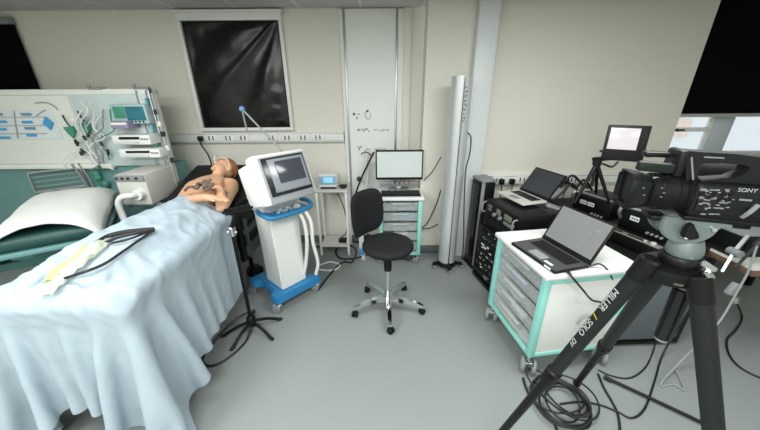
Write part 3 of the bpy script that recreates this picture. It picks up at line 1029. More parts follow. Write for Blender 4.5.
b.sheet(yl, 20, 5); o = obj('contents', b, M_yellow, t, world=True, fixn=False); sm = o.modifiers.new('thickness', 'SOLIDIFY'); sm.thickness = 0.006
t = thing('black_lead', 'black leads bunched to a point on the sheet beside the packet', 'cable', on_sheet(130, 235, 0))
for k, pts in enumerate((((96, 243), (108, 236), (124, 232), (140, 230), (154, 229)), ((100, 245), (116, 238), (132, 234), (154, 230)), ((62, 279), (84, 272), (104, 264), (122, 252), (138, 241), (154, 230)), ((112, 243), (126, 240), (140, 235), (150, 231)))):
    b = MB(); b.tube([on_sheet(x, y, .012) for x, y in pts], (.012, .009, .007, .006)[k], n=8); obj('lead', b, M_cable, t, world=True)

# ------------------------------------------------------------------ stand with padded arm beside the bed
sc = Vector((-1.05, 1.93, 0))
t = thing('padded_arm_stand', 'slim black floor stand with a padded crossbar between bed and ventilator', 'stand', sc)
b = MB()
b.tube([(0, 0, .10), (0, 0, .9)], .014, n=12, sub=1); obj('pole', b, M_blackm, t)
b = MB()
b.lathe([(0, .05), (.03, .05), (.035, .07), (.035, .13), (.02, .15), (0, .15)], n=16); obj('hub', b, M_black, t)
for a in (200, 250, 330, 30, 110):
    d = Vector((math.cos(rad(a)), math.sin(rad(a)), 0))
    b = MB(); b.tube([d * .02 + Vector((0, 0, .09)), d * .12 + Vector((0, 0, .065)), d * .22 + Vector((0, 0, .014))], .012, n=8); l = obj('leg', b, M_blackm, t)
    b = MB(); b.cyl(d * .20 + Vector((0, 0, .018)), d * .235 + Vector((0, 0, .012)), .015, .013, n=10); obj('foot_tip', b, M_rubber, l)
b = MB(); b.cyl((0, 0, .86), (0, 0, .93), .024, n=16, bev=.004); b.cyl((-.03, 0, .89), (.03, 0, .89), .01, n=10); obj('clamp', b, M_chrome, t)
b = MB(); pa, pb = py(222, 213, 1.93) - sc, py(253, 207, 2.02) - sc
b.bar(pa, pb, .05, .045, bev=.015); obj('arm_pad', b, M_black, t)
b = MB(); b.bar(Vector((0, 0, .92)), (pa + pb) / 2, .03, .03); obj('bracket', b, M_blackm, t)
b = MB(); b.tube([pz(248, 312, .12), pz(232, 322, .10), pz(214, 342, .012), pz(203, 358, .008), pz(208, 366, .008), pz(222, 362, .008), pz(240, 348, .008), pz(249, 335, .02), pz(250, 318, .12)], .009, n=8)
o = obj('cable_loop', b, M_cable); tag(o, 'black cable looped on the floor around the slim stand foot', 'cable')

# ================================================================== VENTILATOR
VR = rad(48.5)
vc = Vector((-.925, 2.455, 0))
t = thing('ventilator', 'white ventilator with angled touchscreen on blue wheeled base', 'ventilator', vc, VR)
b = MB()
b.prism([(-.245, -.25), (.245, -.25), (.245, -.15), (.18, -.11), (.18, .11), (.245, .15), (.245, .25), (-.245, .25), (-.245, .15), (-.18, .11), (-.18, -.11), (-.245, -.15)], .075, Matrix.Translation((0, 0, .085)), bev=.012)
obj('base', b, M_blue, t)
for (x, y) in ((-.21, -.215), (.21, -.215), (.21, .215), (-.21, .215)):
    caster(t, (x, y, .10), .04, M_grey, M_whitep, rz=2.2)
b = MB()
# tapering column
prof = []
for (z, hw, d0, d1) in ((.155, .128, -.18, .10), (.5, .130, -.17, .10), (.85, .14, -.155, .10), (.98, .15, -.15, .11)):
    prof.append([(-hw, d0, z), (hw, d0, z), (hw, d1, z), (-hw, d1, z)])
rg = [[b.bm.verts.new(p) for p in q] for q in prof]
for A, B in zip(rg[:-1], rg[1:]):
    for k in range(4): b.bm.faces.new((A[k], A[(k + 1) % 4], B[(k + 1) % 4], B[k]))
b.bm.faces.new(rg[0][::-1]); b.bm.faces.new(rg[-1])
bmesh.ops.bevel(b.bm, geom=b.bm.edges[:], offset=.012, segments=2, affect='EDGES')
obj('column', b, M_whitep, t)
# blue handle ring with side lugs
b = MB(); b.tube([(-.20, -.10, .925), (-.215, -.19, .925), (-.18, -.275, .905), (-.06, -.29, .90), (.07, -.29, .90), (.19, -.275, .905), (.225, -.19, .925), (.21, -.10, .925)], .019, n=10)
b.box((0, -.19, .895), (.36, .16, .022), bev=.01)
obj('handle_tray', b, M_blue, t)
b = MB()
for x in (-.1, -.03, .05): b.tube([(x, -.235, .915), (x + .02, -.25, .945), (x + .05, -.235, .92)], .014, n=8)
b.ell((.08, -.24, .93), (.035, .03, .022), n=14, m=8)
obj('breathing_connector', b, M_clear, t)
# screen head (leans back)
TL = rad(21.5)
HMt = abs_matrix(t).inverted() @ Matrix.Translation((-.782, 2.05, 1.055)) @ Matrix.Rotation(VR, 4, 'Z') @ Matrix.Rotation(-TL, 4, 'X')
b = MB(); b.box((.175, .045, .175), (.45, .11, .375), bev=.02, seg=3); b.xf(HMt); obj('head_casing', b, M_whitep, t)
b = MB(); b.box((.185, -.013, .165), (.385, .012, .345), bev=.005); b.xf(HMt); obj('bezel', b, mat('bezel_grey', '#9a9ea2', .35), t)
b = MB(); b.box((.185, -.0215, .185), (.352, .008, .285), bev=.003); b.xf(HMt); sc_ = obj('screen_surround', b, mat('screen_black', '#23262a', .2), t)
b = MB(); b.box((.2, -.0275, .19), (.30, .005, .245), bev=.001); b.xf(HMt); obj('display', b, M_scr_panel, sc_)
b = MB(); b.box((.215, -.032, .21), (.225, .006, .165), bev=.001); b.xf(HMt); obj('dark_field', b, M_scr_dark, sc_)
b = MB()
for k in range(5): b.box((.06 + k * .06, -.032, .078), (.035, .004, .01), bev=.001)
b.xf(HMt); obj('soft_key', b, M_grey, sc_)
b = MB(); b.box((.03, .15, .16), (.20, .16, .32), bev=.02); b.xf(HMt); obj('rear_casing', b, M_whitep, t)
# side arm with blue tipped support rod
b = MB(); R2 = abs_matrix(t).inverted()
p0, p1 = R2 @ py(283, 152, 2.35), R2 @ py(242, 109, 2.5)
b.tube([p0, p1], .007, n=8, sub=1)
b.tube([p1, p1 + Vector((.01, .0, -.17))], .007, n=8, sub=1)
obj('support_arm', b, M_cableg, t)
b = MB(); b.ell(p1, (.022, .022, .022), n=16, m=10); obj('arm_joint', b, mat('pale_blue_knob', '#6f92c4', .4), t)
# white breathing hoses down the side
for k, (x0, x1, x2) in enumerate(((303, 312, 318), (296, 306, 306))):
    b = MB(); b.tube([R2 @ py(x0, 208, 2.38), R2 @ py(x0 + 8, 222, 2.36), R2 @ py(x1 + 1, 242, 2.36), R2 @ py(x2, 262, 2.40), R2 @ py(x2 - 2, 274, 2.42)], .016, n=10)
    obj('breathing_hose', b, M_whitep, t)
b = MB(); b.tube([(.19, .05, .15), (.19, .05, 1.05)], .014, n=10, sub=1); obj('side_pole', b, M_whitep, t)

# ================================================================== REAR TABLE AND TROLLEY
t = thing('side_table', 'small pale side table with low shelf against the back wall behind the ventilator hoses', 'table', (-.53, 3.28, 0))
b = MB(); b.box2((-.72, 3.14, .785), (-.355, 3.46, .81), bev=.006); obj('table_top', b, M_lgrey, t, world=True)
b = MB(); b.box2((-.70, 3.16, .10), (-.375, 3.44, .125), bev=.006); obj('low_shelf', b, M_lgrey, t, world=True)
for x in (-.70, -.375):
    for y in (3.16, 3.44):
        b = MB(); b.box2((x - .014, y - .014, 0), (x + .014, y + .014, .785), bev=.003); obj('leg', b, M_white, t, world=True)
t = thing('display_device', 'small blue fronted display device on the pale side table', 'medical device', (-.57, 3.3, .81))
b = MB(); b.box2((-.675, 3.20, .83), (-.475, 3.38, .965), bev=.012); obj('casing', b, M_whitep, t, world=True)
b = MB(); b.box2((-.668, 3.193, .862), (-.482, 3.202, .958), bev=.003); obj('front_panel', b, mat('pale_device_blue', '#8fb4c6', .4), t, world=True)
b = MB(); b.box2((-.62, 3.188, .885), (-.515, 3.196, .945), bev=.002); obj('display', b, M_scr_lcd, t, world=True)
b = MB(); b.box2((-.66, 3.20, .81), (-.49, 3.37, .835), bev=.006); obj('stand_foot', b, M_dgrey, t, world=True)
t = thing('grey_tray', 'small dark grey dish on the side table right of the display device', 'dish', (-.41, 3.24, .81))
b = MB(); b.lathe([(0, .0), (.035, 0), (.05, .03), (.044, .03), (.032, .008), (0, .008)], c=(-.41, 3.24, .81), n=24); obj('dish_body', b, M_dgrey, t, world=True)
b = MB(); b.ell((-.41, 3.24, .832), (.026, .02, .014), n=12, m=8); obj('dish_contents', b, M_black, t, world=True)
o_ = MB(); o_.tube([(-.62, 3.36, .83), (-.52, 3.44, .7), (-.43, 3.42, .45), (-.42, 3.38, .2), (-.5, 3.3, .14), (-.46, 3.24, .14)], .006, n=6)
tag(obj('device_lead', o_, M_cable), 'thin black lead hanging behind the pale side table', 'cable')
b = MB(); b.box2((-.50, 3.22, .125), (-.41, 3.30, .165), bev=.01); o = obj('power_brick', b, M_black); tag(o, 'black power brick on the low shelf of the side table', 'power adapter')


def laptop(name, label, BL, rot, w, h, tilt, base_d, m_shell, m_deck, m_screen, base_dy=0):
    """hinge corner BL; the screen leans back by tilt"""
    t = thing(name, label, 'laptop', BL, rot)
    b = MB(); b.box((w / 2, -base_d / 2, -.008), (w, base_d, .018), bev=.005); obj('base', b, m_shell, t)
    b = MB(); b.box((w / 2, -base_d / 2, .0012), (w - .008, base_d - .008, .002), bev=0); obj('deck', b, m_deck, t)
    k = MB()
    for r in range(5):
        for c in range(14):
            k.box((w * .5 + (c - 6.5) * (w * .80 / 14), -base_d * .14 - r * base_d * .088, .0032), (w * .8 / 14 * .84, base_d * .07, .002), bev=0)
    obj('keyboard', k, M_black, t)
    b = MB(); b.box((w * .5, -base_d * .78, .0025), (w * .3, base_d * .27, .001), bev=0); obj('touchpad', b, M_grey, t)
    LM = Matrix.Rotation(-tilt, 4, 'X')
    b = MB(); b.box((w / 2, .004, h / 2), (w, .008, h), bev=.003); b.xf(LM); l = obj('screen_lid', b, M_black, t)
    b = MB(); b.box((w / 2, -.0008, h * .53), (w - .03, .002, h * .84), bev=0); b.xf(LM); obj('display', b, m_screen, l)
    b = MB(); b.cyl((w * .15, .004, -.002), (w * .85, .004, -.002), .007, n=12); obj('hinge', b, M_black, t)
    return t, LM


# drawer trolley ----------------------------------------------------
def drawer_trolley(name, label, loc, rz, w, d, h, ndr, m_post, side_m, cs_r=.04):
    """front (drawers) faces local -Y; posts at four corners"""
    t = thing(name, label, 'trolley', loc, rz)
    z0 = cs_r * 2 + .05
    b = MB(); b.box((0, 0, h - .018), (w + .05, d + .05, .036), bev=.012, seg=3); obj('worktop', b, M_white, t)
    b = MB(); b.box((0, 0, z0 + .012), (w - .01, d - .01, .02), bev=.003); obj('floor_panel', b, M_lgrey, t)
    b = MB(); b.box((0, d / 2 - .008, (z0 + h) / 2), (w - .02, .012, h - z0 - .05), bev=.003); obj('back_panel', b, side_m, t)
    for sx in (-1, 1):
        b = MB(); b.box((sx * (w / 2 - .008), .0, (z0 + h) / 2), (.012, d - .05, h - z0 - .05), bev=.003); obj('side_panel', b, side_m, t)
        for sy in (-1, 1):
            b = MB(); b.box((sx * (w / 2 - .014), sy * (d / 2 - .014), (z0 + h - .036) / 2), (.042, .042, h - .036 - z0), bev=.006); obj('corner_post', b, m_post, t)
    for sx in (-1, 1):
        for zz in (z0 + .015, h - .062): b = MB(); b.box((sx * (w / 2 - .010), 0, zz), (.024, d - .03, .034), bev=.004); obj('edge_rail', b, m_post, t)
    for sy in (-1, 1):
        b = MB(); b.box((0, sy * (d / 2 - .010), z0 + .015), (w - .03, .024, .034), bev=.004); obj('edge_rail', b, m_post, t)
    zs, ze = z0 + .05, h - .05
    dh = (ze - zs) / ndr
    rs = random.Random(int(w * 1000))
    for k in range(ndr):
        zc = zs + dh * (k + .5)
        b = MB()
        ww = w - .075
        b.box((0, -d / 2 + .014, zc), (ww, .012, dh * .82), bev=.004)
        b.box((0, .0, zc - dh * .4), (ww, d - .08, .006), bev=.002)
        for sx in (-1, 1): b.box((sx * ww / 2, 0, zc - dh * .05), (.006, d - .06, dh * .7), bev=.002)
        dr = obj('drawer', b, M_drawer, t)
        b = MB(); b.box((0, -d / 2 - .001, zc + dh * .3), (ww * .5, .022, .014), bev=.005); obj('drawer_pull', b, M_clear, dr)
        b = MB()
        for q in range(3):
            b.box((rs.uniform(-ww * .3, ww * .3), rs.uniform(-d * .3, d * .2) , zc - dh * .18), (rs.uniform(.06, .15), rs.uniform(.05, .14), dh * rs.uniform(.2, .45)), (0, 0, rs.uniform(-.6, .6)), bev=.008)
        b.box((rs.uniform(-.1, .1), -d / 2 + .04, zc - dh * .15), (rs.uniform(.08, .2), .03, dh * .4), bev=.006)
        obj('drawer_contents', b, (MATS['slate_panel'], MATS['light_grey_casing'], MATS['grey_plastic'], MATS['steel_blue_label'])[k % 4], dr)
    for sx in (-1, 1):
        for sy in (-1, 1): caster(t, (sx * (w / 2 - .02), sy * (d / 2 - .03), z0 + .0), cs_r, M_grey, M_chrome, rz=2.6)
    return t


t = drawer_trolley('drawer_trolley', 'narrow white trolley with mint posts and clear drawers behind the stool', (.215, 3.13, 0), 0, .44, .40, .80, 5, M_mint, M_white, .035)
t = thing('monitor', 'flat monitor with white screen on the narrow rear trolley', 'monitor', (.21, 3.18, .80))
b = MB(); b.box((.0, -.015, .285), (.505, .03, .315), (rad(-4), 0, 0), bev=.006); sc_ = obj('monitor_casing', b, M_black, t)
b = MB(); b.box((.0, -.0318, .29), (.475, .004, .27), (rad(-4), 0, 0), bev=0); obj('display', b, M_scr_white, sc_)
b = MB(); b.box((0, .03, .12), (.05, .02, .22), bev=.006); b.box((0, .02, .008), (.22, .13, .016), bev=.006); obj('monitor_stand', b, M_alu, t)
b = MB()
for k in range(6): b.box((-.12 + k * .05, -.018, .08), (.03, .02, .035), bev=.004)
b.box((0, 0, .055), (.42, .03, .02), bev=.004)
obj('rear_equipment_bar', b, M_grey, t)
t = thing('keyboard', 'black keyboard on the narrow rear trolley in front of the monitor', 'keyboard', (.22, 3.02, .80), 0)
b = MB(); b.box((0, 0, .012), (.41, .14, .022), (rad(3), 0, 0), bev=.005); obj('key_case', b, M_black, t)
b = MB()
for r in range(5):
    for c in range(16): b.box((-.185 + c * .0247, .045 - r * .022, .0265 + (.045 - r * .022) * .05), (.02, .018, .008), bev=.002, seg=1)
obj('keys', b, M_dgrey, t)

# scope stand: the two black arms seen left of the monitor
t = thing('cable_hanger', 'pale cables and a black rod leaning on the board left of the rear monitor', 'cables', (-.14, 3.36, .3))
b = MB(); b.tube([py(374, 152, 3.40), py(366, 168, 3.38), py(359, 184, 3.36), py(352, 205, 3.34)], .010, n=8); obj('black_rod', b, M_black, t, world=True)
b = MB(); b.tube([py(368, 150, 3.42), py(366, 162, 3.40), py(368, 176, 3.40), py(364, 200, 3.38), py(360, 232, 3.38)], .011, n=8); obj('white_cable', b, M_whitep, t, world=True)
b = MB(); b.tube([py(361, 154, 3.42), py(366, 152, 3.40), py(372, 156, 3.42)], .006, n=6); b.cyl(py(359, 179, 3.42), py(359, 179, 3.40), .03, n=16); obj('cable_clip', b, M_dgrey, t, world=True)

# ------------------------------------------------------------------ STOOL
st = Vector((.063, 2.19, 0))
t = thing('swivel_chair', 'black upholstered swivel stool with backrest and chrome star base', 'chair', st)
hub = MB(); hub.lathe([(0, .07), (.034, .07), (.036, .10), (.034, .135), (.02, .145), (0, .145)], n=24); obj('hub', hub, M_chrome, t)
for k in range(5):
    a = rad(-88 + 72 * k); d = Vector((math.cos(a), math.sin(a), 0)); sd_ = Vector((-d.y, d.x, 0))
    b = MB()
    rg = []
    for (r, z, w, hh) in ((.02, .115, .030, .046), (.10, .120, .027, .040), (.20, .112, .023, .034), (.28, .095, .019, .03), (.315, .082, .017, .025)):
        c = d * r + Vector((0, 0, z))
        rg.append([b.bm.verts.new(c + sd_ * x + Vector((0, 0, y))) for x, y in ((-w, -hh / 2), (w, -hh / 2), (w * .75, hh / 2), (-w * .75, hh / 2))])
    for A, B in zip(rg[:-1], rg[1:]):
        for i in range(4): b.bm.faces.new((A[i], A[(i + 1) % 4], B[(i + 1) % 4], B[i]))
    b.bm.faces.new(rg[0][::-1]); b.bm.faces.new(rg[-1])
    l = obj('base_leg', b, M_chrome, t)
    c = d * .302
    cb = MB(); cb.cyl(c + Vector((0, 0, .045)), c + Vector((0, 0, .085)), .010, n=12)
    ca = Vector((math.cos(a + .9), math.sin(a + .9), 0)); cs_ = Vector((-ca.y, ca.x, 0))
    wc = c + ca * .008 + Vector((0, 0, .027))
    for sg in (-1, 1): cb.cyl(wc + cs_ * sg * .006, wc + cs_ * sg * .024, .027, n=20, bev=.005)
    cb.box(c + Vector((0, 0, .044)), (.04, .03, .02), (0, 0, a + .9), bev=.006)
    obj('caster', cb, M_black, l)
b = MB(); b.cyl((0, 0, .13), (0, 0, .42), .024, n=24); obj('gas_column', b, M_chrome, t)
b = MB(); b.lathe([(0, .40), (.032, .40), (.034, .46), (.028, .50), (.028, .58), (0, .58)], n=20); obj('column_sleeve', b, M_black, t)
b = MB(); b.box((0, 0, .585), (.20, .16, .022), (0, 0, .5), bev=.006); b.tube([(.05, -.05, .575), (.13, -.10, .565), (.17, -.12, .56)], .006, n=8); obj('seat_plate', b, M_black, t)
b = MB(); b.lathe([(0, .597), (.17, .597), (.198, .606), (.212, .625), (.212, .643), (.203, .658), (.175, .668), (.10, .665), (0, .660)], n=48); obj('seat', b, M_fabric, t, angle=60)
bd = Vector((-.76, .65, 0)).normalized()          # direction from seat centre to the backrest
br = Vector((-bd.y, bd.x, 0))


def back_pt(s, q, off):
    # slightly wrapped pad, narrower at the bottom
    hw = .195 * (1 - .10 * (q < 0) * q * q)
    ed = (1 - abs(s) ** 4) ** .5 if abs(s) < 1 else 0
    return bd * (.262 - .05 * s * s + off + .015 * q) + br * (s * hw) + Vector((0, 0, .860 + q * .195))


b = MB()
n1, n2 = 18, 20
poly = []
front = []
for j in range(n2 + 1):
    row = []
    for i in range(n1 + 1):
        s, q = 2 * i / n1 - 1, 2 * j / n2 - 1
        # squircle mapping gives the rounded outline
        k = max(abs(s), abs(q)); l4 = (s ** 4 + q ** 4) ** .25 if (s or q) else 1
        f = (k / l4) if l4 else 1
        row.append((s * f, q * f, k))
    front.append(row)
for side in (0, 1):
    g = []
    for row in front:
        g.append([b.bm.verts.new(back_pt(s, q, (-.028 if side == 0 else .024) * (1 - k ** 5) ** .5 + .0)) for s, q, k in row])
    for j in range(n2):
        for i in range(n1): b.bm.faces.new((g[j][i], g[j][i + 1], g[j + 1][i + 1], g[j + 1][i]))
bmesh.ops.remove_doubles(b.bm, verts=b.bm.verts[:], dist=.0008)
obj('backrest', b, M_fabric, t, angle=70)
b = MB(); c0 = bd * .235
b.bar(bd * .06 + Vector((0, 0, .582)), bd * .275 + Vector((0, 0, .55)), .045, .012); b.bar(bd * .298 + Vector((0, 0, .44)), bd * .300 + Vector((0, 0, .83)), .014, .062); b.bar(bd * .26 + Vector((0, 0, .55)), bd * .298 + Vector((0, 0, .52)), .05, .014)
obj('back_bracket', b, M_chrome, t)
b = MB(); k0 = bd * .27 + Vector((0, 0, .60)) - br * .03; b.cyl(k0, k0 - br * .05 + bd * .02, .022, .026, n=18, bev=.004); obj('adjusting_knob', b, M_black, t)
b = MB(); q0 = bd * .308 - br * .03 + Vector((0, 0, .47)); b.sheet(lambda u, v: q0 + br * (.05 * (u - .5)) + Vector((0, -.01 * math.sin(v * 3), -.12 * v + .03 * u)), 6, 8); o = obj('swing_tag', b, M_whitep, t, fixn=False); o.modifiers.new('thickness', 'SOLIDIFY').thickness = .0015

# cables on the floor behind the stool
b = MB()
b.tube([pz(318, 290, .01), pz(332, 272, .01), pz(343, 262, .02), pz(352, 262, .06), pz(356, 250, .08), pz(345, 244, .06), pz(336, 250, .02), pz(340, 258, .012), pz(356, 258, .012), pz(374, 252, .01)], .010, n=8)
tag(obj('floor_cable', b, M_cable), 'black cable coiled on the floor behind the stool', 'cable')
b = MB(); b.tube([pz(318, 266, .01), pz(330, 262, .01), pz(340, 265, .01), pz(334, 270, .01), pz(322, 270, .01), pz(316, 268, .01)], .010, n=8)
tag(obj('floor_hose', b, M_whitep), 'white hose end lying on the floor behind the ventilator base', 'hose')
b = MB(); b.tube([pz(312, 246, .01), pz(330, 247, .01), pz(344, 240, .01), pz(372, 246, .01)], .010, n=8)
tag(obj('floor_cable', b, M_cable), 'black cable running along the skirting under the side table', 'cable')

# ================================================================== SILVER COLUMN
tc_ = Vector((.735, 2.9, 0))
t = thing('silver_floor_unit', 'tall slim silver floor unit on black castored foot by the wall corner', 'floor unit', tc_)
zt = 1.93


def dprof(r, a0, a1, n, off=(0, 0)):
    return [(off[0] + r * math.cos(rad(a0 + (a1 - a0) * k / n)), off[1] + r * math.sin(rad(a0 + (a1 - a0) * k / n))) for k in range(n + 1)]


TZ = rad(-14)
b = MB(); b.prism(dprof(.088, 75, 285, 28, (-.004, 0)), zt - .07, Matrix.Rotation(TZ, 4, 'Z') @ Matrix.Translation((0, 0, .07)), bev=.003); obj('left_shell', b, M_steel, t)
b = MB(); b.prism(dprof(.084, -72, 72, 22, (.004, 0)), zt - .075, Matrix.Rotation(TZ, 4, 'Z') @ Matrix.Translation((.0, 0, .07)), bev=.003); fr = obj('right_shell', b, M_steel, t)
b = MB(); b.box((0, 0, (zt + .07) / 2), (.05, .155, zt - .09), bev=.002); b.xf(Matrix.Rotation(TZ, 4, 'Z')); obj('core_slot', b, M_dgrey, t)
b = MB(); b.lathe([(0, .03), (.10, .03), (.10, .055), (.085, .075), (0, .075)], n=28); obj('collar', b, M_black, t)
for a in (200, 340, 70, 270):
    d = Vector((math.cos(rad(a)), math.sin(rad(a)), 0))
    b = MB(); b.bar(d * .03 + Vector((0, 0, .06)), d * .17 + Vector((0, 0, .055)), .045, .028, bev=.008); l = obj('foot', b, M_black, t)
    caster(l, d * .165 + Vector((0, 0, .05)), .022, M_grey, M_dgrey, rz=.4)
# upright marks down the shell (too worn to read)
b = MB(); rs = random.Random(9)
mM = Matrix.Rotation(TZ, 4, 'Z')
am = rad(-62)
for k in range(9):
    z = zt - .09 - k * .036
    c = Vector((.004 + .0845 * math.cos(am), .0845 * math.sin(am), z))
    for q in range(2):
        b.box(c + Vector((rs.uniform(-.006, .006), 0, rs.uniform(-.008, .008))), (.022 * rs.uniform(.5, 1), .003, .007), (0, rs.uniform(-.7, .7), am + PI / 2), bev=0)
b.xf(mM); obj('worn_print', b, M_dgrey, fr)
b = MB(); b.tube([(.09, 0, 1.45), (.13, -.0, 1.40), (.135, .0, 1.25), (.12, .02, 1.1), (.12, .0, .9), (.15, .03, .6), (.17, .02, .35), (.19, .05, .12), (.2, .1, .02)], .006, n=6); obj('mains_lead', b, M_cable, t)
b = MB(); b.tube([py(424, 180, 3.15), py(432, 172, 3.12), py(441, 157, 3.0)], .005, n=6)
tag(obj('thin_cable', b, M_cable), 'upper thin cable strung between rear trolley and silver column', 'cable', 'thin cables by the silver column')
b = MB(); b.tube([py(422, 228, 3.15), py(428, 222, 3.1), py(436, 205, 3.05), py(441, 190, 2.98)], .006, n=6)
tag(obj('thin_cable', b, M_cable), 'rising thin cable between rear trolley drawers and silver column', 'cable', 'thin cables by the silver column')
b = MB(); b.tube([py(422, 229, 3.15), py(430, 228, 3.15), py(438, 224, 3.02)], .006, n=6)
tag(obj('thin_cable', b, M_cable), 'lowest short thin cable crossing to the silver column', 'cable', 'thin cables by the silver column')

# ================================================================== BLACK TOWER, RACK, LAPTOP
t = thing('tower_unit', 'slim black floor tower with grey rim standing between silver column and rack', 'tower', (1.06, 2.95, 0), rad(-78))
b = MB(); b.box((0, 0, .49), (.20, .15, .96), bev=.012); obj('casing', b, M_blackm, t)
b = MB(); b.box((0, -.077, .5), (.14, .006, .86), bev=.003); obj('glossy_front', b, mat('gloss_black', '#0b0c0d', .08), t)
b = MB(); b.box((0, 0, .985), (.205, .155, .03), bev=.01); b.box((.1, -.06, .5), (.012, .036, .94), bev=.004); obj('grey_rim', b, M_grey, t)
b = MB(); b.box((0, 0, .006), (.22, .17, .012), bev=0); obj('foot', b, M_rubber, t)

RR = rad(-78.5)
rc = Vector((1.285, 2.50, 0))
t = thing('equipment_rack', 'black equipment rack full of switch panels at the wall left of the white trolley', 'rack', rc, RR)
Wr, Dr, Hr = .56, .50, .70
b = MB(); b.box((0, .02, Hr / 2 + .02), (Wr, Dr - .04, Hr - .04), bev=.008); obj('rack_case', b, M_black, t)
b = MB()
for sx in (-1, 1): b.box((sx * (Wr / 2 - .015), -Dr / 2 + .01, Hr / 2 + .01), (.03, .03, Hr - .02), bev=.004)
b.box((0, -Dr / 2 + .01, .03), (Wr, .04, .04), bev=.005)
obj('rack_rail', b, M_blackm, t)
rs = random.Random(21)
zc = .08
for k, hh in enumerate((.088, .05, .088, .044, .13, .044, .088)):
    b = MB(); b.box((0, -Dr / 2 + .005, zc + hh / 2), (Wr - .06, .03, hh - .008), bev=.003); u = obj('rack_unit', b, (M_blackm, M_dgrey)[k % 2], t)
    b = MB()
    for q in range(rs.randint(5, 8)):
        b.box((rs.uniform(-.21, .21), -Dr / 2 - .012, zc + hh / 2 + rs.uniform(-.25, .25) * hh), (rs.uniform(.008, .05), .008, rs.uniform(.006, .018)), bev=.001)
    obj('control', b, (M_grey, M_print, M_lgrey)[k % 3] if k in (1, 4, 6) else M_grey, u)
    b = MB()
    for q in range(4): b.cyl((rs.uniform(-.2, .2), -Dr / 2 - .02, zc + hh / 2), (0, 0, 0) if False else (rs.uniform(-.2, .2) * 0 + 0, 0, 0), .001) if False else None
    for q in range(3):
        x = rs.uniform(-.2, .2); b.cyl((x, -Dr / 2 - .024, zc + hh / 2), (x, -Dr / 2 - .008, zc + hh / 2), min(.014, hh * .3), n=14)
    obj('knob', b, M_black, u)
    zc += hh
for (x, y) in ((-.22, -.18), (.22, -.18), (-.22, .18), (.22, .18)):
    b = MB(); b.cyl((x, y, 0), (x, y, .045), .03, n=14); obj('rubber_foot', b, M_rubber, t)
t = thing('control_unit', 'black desktop control unit with silver buttons lying on the equipment rack', 'control unit', rc + Vector((.0, -.0, Hr + .005)), RR)
b = MB(); b.box((0, -.0, .08), (.50, .44, .155), bev=.012); obj('casing', b, M_black, t)
b = MB(); b.box((0, -.223, .08), (.47, .012, .135), bev=.004); fp = obj('front_panel', b, M_blackm, t)
M_olive = mat('olive_grey', '#77796d', .4)
for (x, z, w, h_) in ((.12, .10, .10, .05), (-.02, .10, .06, .05), (.12, .045, .10, .03), (-.16, .11, .05, .02), (-.16, .08, .05, .02)):
    b = MB(); b.box((x, -.232, z), (w, .008, h_), bev=.002); obj('button_panel', b, M_olive, fp)
b = MB()
for x in (-.07, .02, .2):
    b.cyl((x, -.25, .06), (x, -.226, .06), .017, n=16)
obj('dial', b, M_grey, fp)
for sx in (-1, 1):
    b = MB(); b.tube([(sx * .235, -.225, .03), (sx * .235, -.26, .04), (sx * .235, -.26, .12), (sx * .235, -.225, .13)], .007, n=8, sub=3); obj('rack_handle', b, M_grey, t)

laptop('laptop', 'open laptop with dark screen on the black equipment rack by the wall', (1.374, 2.833, .905), rad(-75), .368, .265, rad(35), .25, M_lgrey, M_lgrey, M_scr_off)
b = MB(); b.tube([Vector((1.46, 2.56, .88)), Vector((1.58, 2.5, .87)), Vector((1.66, 2.42, .80)), Vector((1.68, 2.40, .72))], .022, n=10, rr=(.012, .03))
b = MB(); b.bar((1.45, 2.46, .885), (1.60, 2.38, .845), .07, .03, bev=.01); o = obj('short_rail', b, M_alu); tag(o, 'short silver rail behind the rack laptop, near the white trolley edge', 'rail')

# ================================================================== WHITE TROLLEY (front right)
TRR = rad(-82)
tcn_ = Vector((1.235, 1.80, 0))
t = drawer_trolley('drawer_trolley', 'white trolley with mint edges and clear drawers below the open laptop, front right', tcn_, TRR, .56, .60, .815, 5, M_mint, M_white, .058)
b = MB(); b.tube([(.292, -.02, .42), (.297, .0, .47), (.297, .05, .48), (.295, .07, .44)], .006, n=8); obj('side_hook', b, M_cableg, t)
t, LM = laptop('laptop', 'large open black laptop with grey screen on the white trolley', (1.147, 1.912, .836), rad(-75), .388, .275, rad(26), .25, M_black, mat('deck_dark', '#4b4d4f', .35, .3), M_scr_grey)
b = MB(); b.box((.33, -.2505, -.004), (.05, .002, .012), bev=0); b.box((.30, -.215, .003), (.06, .02, .001), bev=0); obj('badge_sticker', b, M_print, t)
b = MB()
for k in range(6): b.box((.27 + rs.uniform(-.01, .01), -.003, .06 + k * .022), (.03, .001, .008), bev=0)
b.box((.32, -.003, .20), (.03, .001, .02), bev=0); b.xf(LM); obj('screen_text_block', b, M_grey, t)
b = MB()
w0 = pz(563, 266, .83)
b.tube([w0, pz(572, 277, .815), pz(583, 290, .70), pz(592, 300, .66), pz(604, 304, .60), pz(616, 318, .3), pz(622, 340, .05)], .006, n=8)
b.bar(w0, pz(571, 275, .82), .016, .012)
tag(obj('charging_lead', b, M_cable), 'black lead with thick plug leaving the side of the trolley laptop', 'cable')
b = MB(); b.tube([pz(590, 266, .83), pz(600, 264, .845), pz(609, 272, .80), pz(614, 286, .66), pz(615, 300, .5), pz(612, 320, .25)], .005, n=8)
tag(obj('thin_lead', b, M_cable), 'thin black lead arching over the edge of the white trolley', 'cable')

